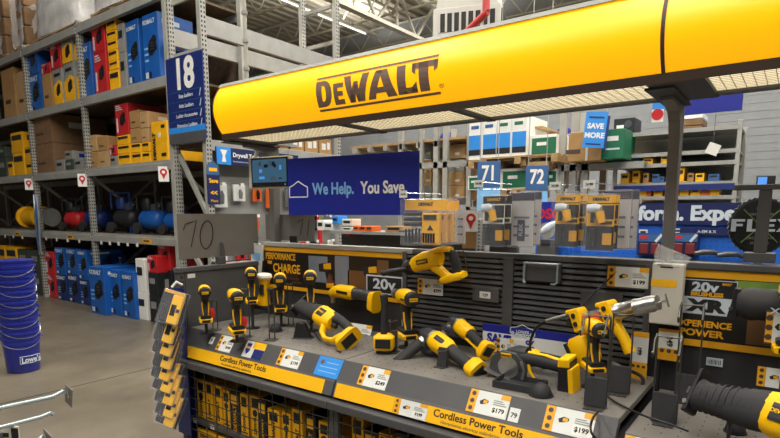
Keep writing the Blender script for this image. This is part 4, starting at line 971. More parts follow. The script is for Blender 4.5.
# ---------------------------------------------------------------- hanging blister packs above the back panel
def peg_hook(tip, ln, label, m='chrome'):
    r = empty('peg_hook', tip, label=label, cat='hook', group='peg hooks above the display')
    MB().tube([(0, ln, .02), (0, .03, .012), (0, 0, .01), (0, -.012, .022)], .0028).build('wire', m, r, smooth=True)
    MB().tube([(0, ln, .045), (0, .0, .042), (0, -.012, .038)], .0022).build('label_wire', m, r, smooth=True)
    MB().box(-.022, .022, -.016, -.013, .02, .05).build('label_plate', 'paper', r)
    text('24.98', (0, -.0168, .035), .013, 'ink', r, bold=.0002)
    return r
def pack_base(name, a, b, y, label, dep=.03, group='blister packs above the display'):
    p, q = at(a[0], a[1], y=y), at(b[0], b[1], y=y); w_, h_ = q.x - p.x, p.z - q.z
    r = empty(name, ((p.x + q.x)/2, y, q.z), label=label, cat='blister pack', group=group)
    return r, w_, h_
def shell(r, w_, h_, dep, m='clear_plastic'):
    MB().box(-w_/2, w_/2, -dep, .0, 0, h_).build('clear_shell', m, r, bevel=.006)
def bit_pack(a, b, y, label):
    r, w_, h_ = pack_base('bit_set_pack', a, b, y, label); shell(r, w_, h_, .035)
    MB().box(-w_*.46, w_*.46, -.004, -.001, h_*.76, h_*.97).build('header_card', 'box_yellow', r)
    text('DEWALT', (.0, -.0046, h_*.88), h_*.09, 'ink', r, bold=.001)
    cs = MB().box(-w_*.02, w_*.36, -.03, -.006, h_*.04, h_*.7).build('yellow_case', 'box_yellow', r, bevel=.006)
    for k in range(5): MB().cyl((w_*.03 + k*w_*.055, -.032, h_*.08), (w_*.03 + k*w_*.055, -.032, h_*.28), w_*.02, n=8).build('bit', 'black_plastic', cs, smooth=True)
    MB().box(w_*.03, w_*.3, -.034, -.03, h_*.56, h_*.66).build('case_latch', 'black_plastic', cs)
    MB().prism([(w_*.1, h_*.34), (w_*.24, h_*.34), (w_*.17, h_*.46)], -.032, -.03).build('case_emblem', 'black_plastic', cs)
    for k in range(3): MB().cyl((-w_*.42, -.02, h_*(.68 - .11*k)), (-w_*.06, -.02, h_*(.68 - .11*k)), h_*.045, n=10).build('socket_row', 'black_plastic', r, smooth=True)
    for k in range(5): MB().cyl((-w_*.4 + k*w_*.075, -.018, h_*.08), (-w_*.4 + k*w_*.075, -.018, h_*.36), w_*.022, n=8).build('driver_bit', 'black_plastic', r, smooth=True)
    return r
# receding row of three packs on one hook
bit_pack((404, 199), (449, 247), 2.16, 'front bit set pack with yellow case on the leftmost hook')
bit_pack((415, 200), (455, 245), 2.23, 'second bit set pack with yellow case behind the front one')
bit_pack((424, 200), (460, 244), 2.30, 'third bit set pack with yellow case at the back of the row')
def angle_pack(a, b, y, label, head_card='box_yellow'):
    r, w_, h_ = pack_base('angle_attachment_pack', a, b, y, label); shell(r, w_, h_, .05)
    MB().box(-w_*.46, w_*.46, -.004, -.001, .02*h_, h_*.84).build('back_card', 'dark_print', r)
    MB().box(-w_*.46, w_*.46, -.005, -.001, h_*.84, h_*.97).build('header_card', head_card, r)
    text('DEWALT', (0, -.0058, h_*.905), h_*.07, 'ink' if head_card == 'box_yellow' else 'graphic_yellow', r, bold=.0008)
    MB().box(-w_*.46, w_*.46, -.006, -.004, h_*.44, h_*.82).build('yellow_band', 'box_yellow' if head_card == 'box_yellow' else 'white_print', r)
    MB().box(-w_*.1, w_*.44, -.0066, -.006, h_*.56, h_*.8).build('dark_window', 'dark_print', r); MB().box(w_*.02, w_*.4, -.0072, -.006, h_*.47, h_*.53).build('lettering_line', 'ink', r)
    hd = MB().limb([(-w_*.36, -.03, h_*.74), (-w_*.1, -.03, h_*.75), (w_*.08, -.03, h_*.74)], [(.03, h_*.16), (.036, h_*.17), (.03, h_*.12)], n=12).build('angle_head', 'silver_print', r, smooth=True)
    MB().limb([(-w_*.16, -.03, h_*.68), (-w_*.2, -.03, h_*.5)], [(.022, .022), (.014, .014)], n=10).build('driver_shaft', 'black_plastic', hd, smooth=True)
    MB().limb([(w_*.02, -.03, h_*.7), (w_*.12, -.03, h_*.5)], [(.03, .035), (.028, .03)], n=10).build('yellow_grip', 'box_yellow', r, smooth=True)
    MB().limb([(-w_*.2, -.026, h_*.4), (-w_*.22, -.026, h_*.08)], [(.04, w_*.24), (.03, w_*.2)], n=10).build('side_handle', 'black_plastic', r, smooth=True)
    MB().box(w_*.1, w_*.4, -.007, -.004, h_*.12, h_*.32).build('picture', 'graphic_yellow', r)
    return r
def clear_pack(a, b, y, label, word=None, card='white_print'):
    r, w_, h_ = pack_base('accessory_pack', a, b, y, label); shell(r, w_, h_, .02, 'lilac_plastic')
    MB().box(-w_*.45, w_*.45, -.004, -.001, .03*h_, h_*.84).build('back_card', card, r)
    MB().box(-w_*.45, w_*.45, -.005, -.001, h_*.84, h_*.97).build('header_card', 'dark_print', r)
    for k in range(3): MB().box(-w_*.3, w_*.3, -.006, -.004, h_*(.2 + .16*k), h_*(.24 + .16*k)).build('print_line', 'graphic_pale', r)
    if word:
        MB().box(-w_*.14, w_*.14, -.007, -.004, h_*.12, h_*.5).build('word_patch', 'dark_print', r)
        text(word, (.0, -.0085, h_*.31), w_*.2, 'silver_print', r, rot=(PI/2, -PI/2, 0), bold=.0008)
    return r
clear_pack((444, 199), (458, 243), 2.36, 'narrow pale pack behind the row of yellow bit sets'); clear_pack((452, 197), (466, 245), 2.42, 'pale lilac pack at the right end of the bit set row')
angle_pack((483, 195), (505, 247), 2.2, 'angle attachment pack with white head left of the pale packs', 'dark_print'); angle_pack((489, 195), (512, 246), 2.28, 'angle attachment pack tucked behind the left one', 'dark_print')
clear_pack((510, 192), (534, 248), 2.34, 'pale pack with a black lettered patch on its front', 'FLEX'); clear_pack((520, 191), (541, 246), 2.42, 'pale lilac pack behind the one with the lettered patch')
angle_pack((556, 194), (579, 248), 2.18, 'angle attachment pack with yellow top right of the blue cabinet'); angle_pack((564, 193), (586, 247), 2.27, 'angle attachment pack half hidden in the right pair of hooks')
angle_pack((587, 194), (614, 252), 2.14, 'widest angle attachment pack with yellow top beside the post'); angle_pack((594, 194), (618, 250), 2.22, 'angle attachment pack directly behind the widest one')
clear_pack((603, 190), (630, 250), 2.31, 'pale pack behind the widest angle attachment pack'); clear_pack((615, 190), (637, 250), 2.40, 'pale lilac pack next to the dark header post')
for u, v, y, lab in ((405, 202, 2.13, 'chrome peg hook holding the yellow bit set packs'), (480, 192, 2.16, 'chrome peg hook holding the packs left of the blue cabinet'), (556, 195, 2.14, 'chrome peg hook holding the left pair of angle packs'), (590, 194, 2.10, 'chrome peg hook holding the widest angle pack')):
    peg_hook(at(u, v, y=y), .32, lab)
# red pin flag and rack tag behind
def pin_tag(loc, rz, label, s=1.0, parent=None):
    r = empty('location_tag', loc, (0, 0, rz), label, 'tag', 'red pin location tags')
    MB().box(-.04*s, .04*s, -.002, 0, -.06*s, .06*s).build('card', 'white_print', r)
    MB().lathe((0, -.002, .015*s), (0, -.004, .015*s), [(0, .028*s), (1, .028*s)], 14).build('pin_head', 'red_accent', r)
    MB().prism([(-.018*s, -.002*s), (.018*s, -.002*s), (0, -.045*s)], -.0036, -.002).build('pin_point', 'red_accent', r)
    MB().lathe((0, -.004, .015*s), (0, -.006, .015*s), [(0, .013*s), (1, .013*s)], 12).build('pin_eye', 'white_print', r)
_pp = at(481, 240, y=2.78); sp_ = empty('slotted_post', (_pp.x, _pp.y, 0), label='pale slotted steel post behind the packs by the pin tag', cat='post')
MB().box(-.035, .03, 0, .05, 0, _pp.z + .12).build('upright', 'duct_white', sp_, bevel=.003); MB().box(-.07, .06, -.02, .08, 0, .01).build('foot_plate', 'charcoal', sp_); MB().box(-.12, -.03, .0, .02, _pp.z - .05, _pp.z + .1).build('bracket', 'cardboard', sp_)
for q in range(14): MB().box(-.02, -.008, -.001, 0, _pp.z - .16 + q*.02, _pp.z - .15 + q*.02).build('slot', 'hole_dark', sp_); MB().box(.006, .018, -.001, 0, _pp.z - .16 + q*.02, _pp.z - .15 + q*.02).build('slot', 'hole_dark', sp_)
pin_tag(at(471, 221, y=2.76), math.radians(15), 'red pin tag behind the bit set packs', 1.0)
# white plastic wallet in a clear bag
tp = empty('tool_pouch_pack', at(665, 324, y=GYB - .06), (0, 0, 0), 'white boxed pack in a clear bag beside the 20v badge', 'pack')
k0 = at(649, 300, y=GYB - .06); k1 = at(681, 300, y=GYB - .06); wP = k1.x - k0.x
hP = at(667, 263, y=GYB - .06).z - at(667, 324, y=GYB - .06).z
MB().box(-wP/2, wP/2, -.02, .02, 0, hP).build('box_body', 'tote_white', tp, bevel=.006)
MB().box(-wP/2, wP*.3, -.0212, -.02, hP*.62, hP*.74).build('yellow_label', 'strip_yellow', tp)
MB().box(-wP*.25, wP*.15, -.0212, -.02, hP*.93, hP*.955).build('slot', 'ink', tp)
MB().box(-wP*.35, wP*.1, -.021, -.02, hP*.97, hP*.98).build('print_line', 'ink', tp)
MB().limb([(0, 0, hP*.97), (.005, 0, hP + .025), (.015, .0, hP + .05)], [(wP*1.0, .05), (wP*1.1, .03), (wP*1.15, .006)], up=(1, 0, 0), n=14, e=3).build('bag_top', 'bag_plastic', tp, smooth=True)
# pamphlet on the left poster corner
pm = empty('hang_tag', at(256, 272, y=GYB - .04), (0, .15, .1), 'white and blue leaflet hanging at the corner of the left poster', 'leaflet')
MB().box(-.05, .05, -.002, .002, -.02, .19).build('sheet', 'paper', pm); MB().box(-.04, .03, -.0028, -.002, .08, .13).build('blue_print', 'pale_blue', pm); MB().box(-.04, .03, -.0028, -.002, .05, .065).build('yellow_print', 'strip_yellow', pm)
MB().tube([(-.01, 0, .18), (.01, -.01, .23), (.04, 0, .245)], .003).build('string', 'wire_steel', pm, smooth=True)
# FLEX disc post and base on the right section
fp = empty('sign_post', at(759, 262, y=2.45), label='grey post with crossbar standing on the right back panel', cat='post')
zt = at(759, 190, y=2.45).z - fp.location.z
MB().box(-.05, .05, -.03, .03, 0, .035).build('base_block', 'charcoal', fp, bevel=.003)
MB().box(-.02, .02, -.012, .012, .035, zt).build('upright', 'charcoal', fp, bevel=.003); MB().box(-.10, .3, -.015, .015, zt, zt + .02).build('crossbar', 'charcoal', fp, bevel=.003)
# round blade shaped sign behind it
fd = empty('saw_blade_sign', at(760, 226, y=3.0), (0, 0, math.radians(25)), 'round black saw blade sign with white block letters at right', 'sign')
rad = .132; pts = []
for k in range(72):
    t = 2*PI*k/72; rr = rad*(1.0 if k % 2 else .955); pts.append((rr*math.cos(t), rr*math.sin(t)))
MB().prism(pts, 0, .012).build('toothed_rim', 'gunmetal', fd)
MB().lathe((0, 0, 0), (0, -.006, 0), [(0, rad*.9), (1, rad*.9)], 40).build('black_face', 'dark_print', fd)
for t in (PI/4, 3*PI/4): MB().bar((rad*.8*math.cos(t), -.007, rad*.8*math.sin(t)), (-rad*.8*math.cos(t), -.007, -rad*.8*math.sin(t)), .002, .004, up=(1, 0, 0)).build('green_line', 'graphic_green', fd)
FL = rects((0, .08, 0, 1), (.07, .22, .8, 1), (.07, .19, .42, .62), (.26, .34, 0, 1), (.33, .45, 0, .2), (.49, .57, 0, 1), (.56, .72, .8, 1), (.56, .7, .4, .6), (.56, .72, 0, .2)) + [[(.74, 1), (.84, 1), (1.02, 0), (.92, 0)], [(.92, 1), (1.02, 1), (.84, 0), (.74, 0)]]
o = bpy.data.objects.new('lettering', logo_mesh(FL, -.122, -.025, .25, .056, lambda z: -.008, [], 'silver_print')); COL.objects.link(o); o.parent = fd
for s_, z_ in (('7-1/4 in', .078), ('DEMOLITION', .052), ('CIRCULAR SAW', -.055), ('20 TOOTH', -.078)): text(s_, (0, -.0075, z_), .016, 'box_grey', fd)
# ---------------------------------------------------------------- packs clipped along the left edge
def strip_pack(i):
    lab = ['topmost', 'second', 'third', 'fourth', 'fifth', 'sixth', 'seventh', 'eighth', 'lowest'][i] + ' yellow clamshell pack on the clip strip at the left end'
    r = empty('clip_pack', label=lab, cat='blister pack', group='packs on the left clip strip')
    w_, h_ = .15, .19
    MB().box(-w_/2, w_/2, -.02, .02, -h_, 0).build('clear_shell', 'clear_plastic', r, bevel=.006)
    MB().box(-w_*.46, w_*.46, .004, .006, -h_*.97, -h_*.03).build('back_card', 'dark_print', r)
    cs = MB().box(-w_*.05, w_*.4, -.018, .003, -h_*.95, -h_*.12).build('yellow_case', 'tool_yellow', r, bevel=.006)
    MB().box(w_*.02, w_*.22, -.02, -.018, -h_*.72, -h_*.4).build('window', 'black_plastic', cs)
    MB().box(w_*.25, w_*.38, -.02, -.018, -h_*.6, -h_*.5).build('latch', 'black_plastic', cs)
    for k in range(4): MB().cyl((-w_*.4 + k*w_*.09, -.01, -h_*.9), (-w_*.4 + k*w_*.09, -.01, -h_*.45), .004, n=6).build('bit', 'gunmetal', r, smooth=True)
    MB().box(-w_*.44, w_*.44, -.019, -.017, -h_*.11, -h_*.02).build('header_card', 'graphic_yellow', r)
    return r
spx = [(176, 293), (172, 312), (171, 325), (170, 338), (169, 350), (171, 362), (172, 374), (173, 387), (174, 396)]
for i, (u, v) in enumerate(spx):
    r = strip_pack(i); r.location = at(u + 2, v - 2, y=1.66 - .0 * i); r.rotation_euler = (math.radians(-16), math.radians(12 + 1.5 * (i % 3)), math.radians(20))
cst = empty('clip_strip', at(183, 285, y=1.74), label='navy strip with white clip carrying packs at the left end', cat='clip strip')
zz = cst.location.z
MB().box(-.13, .0, .0, .006, -.9, -.02).build('backing', 'navy', cst); MB().tube([(-.01, .0, .0), (-.015, -.03, .02), (-.03, -.05, -.01)], .008).build('clip', 'white_print', cst, smooth=True)
wx = empty('white_packet', at(165, 402, y=1.66), label='small crumpled white packet beside the lowest clip strip pack', cat='packet')
MB().limb([(0, 0, -.03), (0, 0, 0), (.004, 0, .035)], [(.03, .02), (.045, .035), (.03, .02)], up=(1, 0, 0), n=10, e=3).build('packet', 'white_print', wx, smooth=True); MB().cbox((0, -.019, 0), (.02, .004, .02)).build('seal', 'paper', wx)

# ---------------------------------------------------------------- boxes inside the cages
def cage_box(x, y, z, wd, dp, h, label, dark=False, n=0, grp='tool boxes inside the cage', rz=0):
    r = empty('tool_box', (x, y, z), (0, 0, rz), label, 'box', grp)
    MB().box(-wd/2, wd/2, 0, dp, 0, h).build('carton', 'box_yellow' if not dark else 'dark_print', r, bevel=.0015, seg=1)
    MB().box(-wd*.34, wd*.34, -.0012, 0, h*.70, h*.93).build('picture_panel', 'dark_print' if not dark else 'box_yellow', r)
    if n % 3 == 0: MB().lathe((0, 0, h*.58), (0, -.0014, h*.58), [(0, wd*.28), (1, wd*.28)], 14).build('round_badge', 'dark_print' if not dark else 'sky_blue', r)
    text('DEWALT', (0, -.001, h*.33), wd*.42, 'ink' if not dark else 'graphic_yellow', r, rot=(PI/2, -PI/2, 0), bold=.0008)
    if n % 2: MB().box(-wd*.4, wd*.4, -.0012, 0, h*.04, h*.08).build('print_band', 'brown_print' if not dark else 'silver_print', r)
rn = random.Random(5)
desc = ['plain yellow', 'yellow badge-printed', 'tall yellow', 'narrow yellow', 'broad yellow', 'short yellow']
x = GX0 + .05; i = 0
ordw = ['first', 'second', 'third', 'fourth', 'fifth', 'sixth', 'seventh', 'eighth', 'ninth', 'tenth', 'eleventh', 'twelfth', 'thirteenth', 'fourteenth']
while x < GX1 - .09:
    wdt = rn.choice([.062, .07, .078, .09]); dark = i in (4, 7, 11)
    h = rn.uniform(.20, .245)
    cage_box(x + wdt/2, GY0 - .035 + rn.uniform(0, .03), .241, wdt, .2, h, ('black' if dark else 'yellow') + ' tool box in the left cage, ' + ordw[i] + ' from the left on the upper shelf', dark, i)
    x += wdt + .012; i += 1
x = GX1 + .05; i = 0
while x < GX2 - .09 and i < 14:
    wdt = rn.choice([.062, .07, .078, .09]); dark = i in (1, 3, 6, 9)
    h = rn.uniform(.24, .29)
    cage_box(x + wdt/2, GY0 - .035 + rn.uniform(0, .03), .241, wdt, .2, h, ('black' if dark else 'yellow') + ' tool box in the middle cage, ' + ordw[i] + ' from the left', dark, i)
    x += wdt + .012; i += 1
for k in range(5):
    r = empty('tool_box', (GX0 + .15 + k*.2, GY0 - .03, .101), label='flat yellow tool box on the bottom of the left cage, ' + ordw[k] + ' from the left', cat='box', group='tool boxes inside the cage')
    MB().box(-.09, .09, 0, .25, 0, .075).build('carton', 'box_yellow', r, bevel=.0015, seg=1); MB().box(-.06, .06, .03, .2, .075, .0762).build('top_print', 'dark_print', r); text('DEWALT', (0, -.001, .04), .03, 'ink', r, bold=.001)
for k, x in enumerate((-2.79, -2.62)):
    r = empty('shelf_tag', (x, GY0 - .0405, .226), label=('left' if k == 0 else 'right') + ' small white tag on the shelf edge inside the left cage', cat='tag', group='shelf tags in the cage')
    MB().box(-.018, .018, -.001, 0, -.014, .014).build('tag_face', 'paper', r); text('$', (0, -.0016, 0), .016, 'ink', r)
# ================================================================== storage racks
RY = 3.90
def upright(parent, x, y, z0, z1, face='-y', w=.08, d=.07, holes=True, name='upright'):
    o = MB().box(x - w/2, x + w/2, y, y + d, z0, z1) if face == '-y' else MB().box(x - d, x, y - w/2, y + w/2, z0, z1)
    u = o.build(name, 'rack_grey', parent, bevel=.004)
    if holes:
        h = MB(); z = z0 + .06
        while z < z1 - .03:
            for s in (-1, 1):
                if face == '-y': h.box(x + s*w*.24 - .009, x + s*w*.24 + .009, y - .001, y + .0005, z, z + .024)
                h.box(x + w/2 - .0005, x + w/2 + .001, y + d*.5 + s*d*.22 - .008, y + d*.5 + s*d*.22 + .008, z, z + .024) if face == '-y' else h.box(x - .0005, x + .001, y + s*w*.24 - .009, y + s*w*.24 + .009, z, z + .024)
            z += .05
        ho = h.build('punched_slots', 'hole_dark', u); ho['kind'] = 'stuff'
    return u
LEV = (1.155, 2.105, 3.10, 4.10)
rk = empty('pallet_rack', (-9, RY, 0), label='long grey steel storage rack along the left side of the aisle', cat='storage rack')
def off(o, p): 
    o.location = o.location - p.location; return o
RX = (-6.22, -8.50, -10.42, -12.6, -14.9)
before = set(bpy.data.objects)
for x in RX:
    for y in (RY, RY + 1.05): upright(rk, x, y, 0, 5.4 if x == RX[0] else 4.16 if x != RX[0] else 5, holes=(y == RY))
    MB().bar((x, RY + .05, .3), (x, RY + 1.05, 1.1), .03, .04).build('brace', 'rack_grey', rk); MB().bar((x, RY + 1.05, 1.2), (x, RY + .05, 2.0), .03, .04).build('brace', 'rack_grey', rk)
for i in range(4):
    for z in LEV:
        a, b = RX[i+1], RX[i]
        MB().prism([(RY - .012, z - .12), (RY - .012, z - .035), (RY + .0, z - .03), (RY + .0, z), (RY + .05, z), (RY + .05, z - .12)], a + .03, b - .03, 'yz').build('beam', 'rack_beam', rk)
        MB().box(a + .03, b - .03, RY + 1.05, RY + 1.1, z - .12, z).build('beam', 'rack_beam', rk)
        MB().box(a + .03, b - .03, RY + .05, RY + 1.05, z - .03, z - .001).build('deck_board', 'wood_deck', rk)
    MB().bar((RX[i+1], RY + 1.1, 1.2), (RX[i], RY + 1.1, 2.05), .04, .02).build('brace', 'rack_grey', rk)
MB().box(RX[3] - 4.5, RX[0], RY + 1.12, RY + 1.14, 0, 4.1).build('rear_sheet', 'wood_deck', rk)  # added dark sheet, its colour stands in for the shade deep in the rack
for o in set(bpy.data.objects) - before:
    if o.parent == rk: off(o, rk)
# yellow and white tags on the low beam
for k, x in enumerate([-11.9, -11.5, -11.1, -10.1, -9.7, -9.3, -8.9, -8.2, -7.95, -7.7, -7.45, -7.2]):
    t = empty('beam_tag', (x, RY - .013, 1.09 - .035), label=['white price tag dangling from the low rack beam, ' + ordw[k] + ' from the left'][0], cat='tag', group='tags on the low rack beam')
    MB().box(-.03, .03, -.002, 0, -.06, .0).build('card', 'white_print', t); MB().box(-.03, .03, -.003, -.002, -.012, -.002).build('clip_edge', 'box_grey', t)
for k, (x, n) in enumerate(((-11.3, 'leftmost'), (-9.2, 'middle'), (-6.95, 'rightmost'))):
    t = empty('beam_label', (x, RY - .0125, 1.08), label=n + ' orange label stuck on the low rack beam', cat='label', group='orange beam labels')
    MB().box(-.12, .12, -.002, 0, -.03, .03).build('label_face', 'graphic_yellow', t); MB().box(-.08, .06, -.003, -.002, -.012, .012).build('print_line', 'brown_print', t)
for k, (x, n) in enumerate(((-10.46, 'left'), (-8.52, 'middle'), (-6.35, 'right'))):
    pin_tag(Vector((x - .05, RY - .045, 1.93)), math.radians(48), n + ' red pin tag under the shelf of the left rack', 1.55)

# ---------------------------------------------------------------- cartons on the left rack
KIND = {'card': 'cardboard', 'cardl': 'cardboard_light', 'cardb': 'cardboard_brown', 'blue': 'kobalt_blue', 'red': 'box_red', 'yel': 'box_yellow', 'yg': 'box_grey', 'grey': 'box_grey', 'dkb': 'kobalt_deep', 'grn': 'box_green', 'dew': 'box_yellow', 'wht': 'white_print', 'blk': 'dark_print'}
WORDS = {'card': 'brown', 'cardl': 'light brown', 'cardb': 'dark brown', 'blue': 'bright blue', 'red': 'red', 'yel': 'yellow', 'yg': 'grey and yellow', 'grey': 'grey', 'dkb': 'deep blue', 'grn': 'dark green', 'dew': 'large yellow', 'wht': 'white', 'blk': 'black'}
def carton(x0, x1, y, z0, z1, kind, label, dep=.45, group='cartons on the left rack'):
    w_, h_ = x1 - x0, z1 - z0
    r = empty('carton', ((x0 + x1)/2, y, z0), (0, 0, random.uniform(-.03, .03)), label, 'box', group)
    MB().box(-w_/2, w_/2, 0, dep, 0, h_).build('carton_body', KIND[kind], r, bevel=.006, seg=1)
    e = .004
    def pic(x, z, rad, m, side=False):
        mb = MB()
        for dx, dz, k in ((0, 0, 1), (.45, .75, .62), (-.35, -.6, .7), (.7, -.35, .4)):
            if side: mb.lathe((w_/2, x + dx*rad, z + dz*rad), (w_/2 + e, x + dx*rad, z + dz*rad), [(0, rad*k), (1, rad*k)], 14)
            else: mb.lathe((x + dx*rad, 0, z + dz*rad), (x + dx*rad, -e, z + dz*rad), [(0, rad*k), (1, rad*k)], 14)
        mb.build('product_picture', m, r)
        mb = MB()
        for q in range(3):
            if side: mb.box(w_/2, w_/2 + e*1.3, x - rad*.5, x + rad*.3, z - rad*.5 + q*rad*.4, z - rad*.38 + q*rad*.4)
            else: mb.box(x - rad*.5, x + rad*.3, -e*1.3, 0, z - rad*.5 + q*rad*.4, z - rad*.38 + q*rad*.4)
        mb.build('picture_detail', 'gunmetal', r)
    if kind in ('blue', 'dkb'):
        pic(w_*.1, h_*.52, min(w_*.26, h_*.2), 'dark_print'); pic(dep*.5, h_*.5, min(dep*.2, h_*.2), 'kobalt_deep', True)
        text('KOBALT', (-w_*.06, -e, h_*.88), w_*.2, 'silver_print', r, bold=.003)
        for q in range(3): MB().box(-w_*.42, -w_*.2, -e, 0, h_*(.3 + .09*q), h_*(.33 + .09*q)).build('print_line', 'pale_blue', r)
        MB().box(-w_*.42, -w_*.25, -e, 0, h_*.05, h_*.14).build('print_patch', 'silver_print', r); MB().box(-w_*.2, -w_*.05, -e, 0, h_*.05, h_*.14).build('print_patch', 'dark_print', r)
        MB().box(w_/2, w_/2 + e, dep*.12, dep*.6, h_*.84, h_*.91).build('side_lettering_band', 'silver_print', r); MB().box(w_/2, w_/2 + e, dep*.15, dep*.3, h_*.06, h_*.14).build('print_patch', 'silver_print', r)
    elif kind == 'red':
        pic(w_*.08, h_*.5, min(w_, h_)*.2, 'dark_print'); pic(dep*.45, h_*.5, min(dep, h_)*.2, 'dark_print', True)
        for q in range(3): MB().box(-w_*.4, w_*(.1 - .1*q), -e, 0, h_*(.8 + .06*q), h_*(.83 + .06*q)).build('lettering_line', 'silver_print', r)
        MB().box(-w_*.4, -w_*.3, -e, 0, h_*.1, h_*.55).build('lettering_line', 'silver_print', r)
    elif kind == 'yg':
        MB().prism([(-w_*.46, h_*.03), (w_*.46, h_*.03), (w_*.46, h_*.62), (w_*.1, h_*.7), (-w_*.46, h_*.55)], -e*.6, 0).build('yellow_panel', 'box_yellow', r)
        pic(w_*.05, h_*.42, min(w_, h_)*.2, 'dark_print')
        MB().box(w_/2, w_/2 + e, dep*.05, dep*.75, h_*.04, h_*.62).build('side_panel', 'box_yellow', r); MB().box(-w_*.3, w_*.3, -e, 0, h_*.8, h_*.88).build('lettering_line', 'dark_print', r)
    elif kind in ('yel',):
        MB().box(-w_*.4, w_*.4, -e, 0, h_*.62, h_*.86).build('print_band', 'dark_print', r)
        MB().box(w_/2, w_/2 + e, dep*.15, dep*.7, h_*.6, h_*.85).build('print_band', 'dark_print', r)
    elif kind == 'dew':
        text('DEWALT', (-w_*.32, -e, h_*.38), h_*.17, 'ink', r, rot=(PI/2, -PI/2, 0), bold=.006)
        MB().box(-w_*.05, w_*.1, -e, 0, h_*.6, h_*.72).build('paper_label', 'paper', r); MB().box(w_*.1, w_*.4, -e, 0, h_*.12, h_*.2).build('print_band', 'dark_print', r); MB().box(w_*.16, w_*.38, -e, 0, h_*.82, h_*.9).build('print_band', 'dark_print', r)
    elif kind.startswith('card'):
        MB().box(-w_*.06, w_*.06, -.002, dep, h_, h_ + .002).build('tape', 'cardboard_light', r)
        MB().box(w_/2, w_/2 + .003, dep*.3, dep*.55, h_*.55, h_*.75).build('paper_label', 'paper', r)
        MB().box(-w_*.3, w_*.1, -.003, 0, h_*.3, h_*.38).build('print_band', 'brown_print', r)
    else:
        MB().box(-w_*.35, w_*.2, -e, 0, h_*.5, h_*.75).build('print_band', 'dark_print' if kind in ('grey', 'wht') else 'box_grey', r)
        MB().box(w_/2, w_/2 + e, dep*.2, dep*.6, h_*.3, h_*.7).build('side_print', 'lowes_blue' if kind in ('grey', 'wht') else 'box_grey', r)
    return r
cnt = {}
def column(u0, u1, z0, tops, place, Y=RY + .06, dep=.5):
    v = 285 if z0 < .5 else (150 if z0 < 2.5 else 70)
    x0, x1 = at(u0, v, y=Y).x, at(u1, v, y=Y).x
    z = z0
    for vt, kd in tops:
        zt = at((u0 + u1)/2, vt, y=Y).z
        if zt - z < .05: zt = z + .12
        key = (kd, place); cnt[key] = cnt.get(key, 0) + 1
        lab = '%s carton %s, %s such from left' % (WORDS[kd], place, ordw[cnt[key] - 1])
        carton(x0, x1, Y, z, zt, kd, lab, dep); z = zt + .003
P3, P2, P1, P0 = 'on the highest boxed shelf', 'on the shelf with pin tags', 'on the low shelf', 'on the floor under the rack'
column(0, 13, LEV[2], [(69, 'card')], P3); column(14.5, 25, LEV[2], [(72, 'cardl')], P3)
column(26, 39, LEV[2], [(75, 'blue'), (46, 'blue')], P3); column(41, 50, LEV[2], [(74, 'card'), (63, 'red')], P3)
column(51.5, 61.5, LEV[2], [(69, 'yg'), (42, 'red')], P3); column(63, 74, LEV[2], [(63, 'yg'), (34, 'yg')], P3)
column(78, 92, LEV[2], [(43, 'blue')], P3); column(94, 107, LEV[2], [(52, 'red'), (20, 'red')], P3)
column(109, 118.5, LEV[2], [(70, 'yel'), (61, 'yel'), (50, 'yel'), (40, 'yel'), (30, 'yel'), (19, 'yel')], P3)
column(120, 126.5, LEV[2], [(52, 'grey'), (22, 'grey')], P3); column(128, 141, LEV[2], [(19, 'blue')], P3); column(145, 160, LEV[2], [(12, 'blue')], P3)
column(-3, 5, LEV[1], [(158, 'grn'), (147, 'grn')], P2); column(6, 11.5, LEV[1], [(162, 'yel')], P2)
column(12, 23, LEV[1], [(153, 'yel'), (132, 'yel')], P2); column(24.5, 31, LEV[1], [(163, 'yel'), (147, 'yel')], P2)
column(33.5, 53, LEV[1], [(144, 'cardb'), (114, 'cardb')], P2, dep=.9); column(54.5, 63, LEV[1], [(160, 'grey')], P2); column(64, 72, LEV[1], [(160, 'grn'), (151, 'grey')], P2); column(73, 82, LEV[1], [(159, 'grey')], P2)
column(88, 97, LEV[1], [(152, 'card'), (135, 'cardl')], P2); column(98, 108, LEV[1], [(151, 'cardl'), (136, 'card')], P2)
column(109.5, 116, LEV[1], [(156, 'grey'), (145, 'red')], P2); column(117.5, 130, LEV[1], [(154, 'yel'), (145, 'yel'), (135, 'yel'), (103, 'red')], P2)
column(131.5, 141, LEV[1], [(153, 'yel'), (143, 'yel'), (128, 'card'), (110, 'card')], P2); column(142, 149.5, LEV[1], [(152, 'yel'), (142, 'yel'), (128, 'cardl'), (111, 'cardl')], P2)
column(152, 168, LEV[1], [(121, 'dew')], P2); column(157, 172, LEV[1], [(125, 'cardb'), (105, 'card')], P2, Y=RY + .60, dep=.4)
# floor level
column(2, 8, 0, [(272, 'yel'), (246, 'yel')], P0, dep=.6); column(9.5, 19, 0, [(272, 'yel'), (247, 'yel')], P0, dep=.6); column(21, 31, 0, [(272, 'grn'), (250, 'grn')], P0, dep=.6); column(33, 42, 0, [(273, 'grn'), (251, 'grn')], P0, dep=.6)
column(47.5, 56, 0, [(275, 'red'), (252, 'red')], P0, dep=.6); column(57.5, 67, 0, [(275, 'dkb'), (248, 'blue')], P0, dep=.6); column(68.5, 79, 0, [(275, 'dkb'), (249, 'blue')], P0, dep=.6); column(80, 88.5, 0, [(280, 'dkb'), (250, 'blue')], P0, dep=.6)
column(90, 104, 0, [(267, 'blue')], P0, Y=RY - .2, dep=.5); column(108.5, 120, 0, [(270, 'blue')], P0, Y=RY - .1, dep=.5); column(122, 134, 0, [(272, 'blue')], P0, Y=RY - .1, dep=.5)
column(104, 128, .0, [(255, 'dkb')], P0, Y=RY + .55, dep=.5)
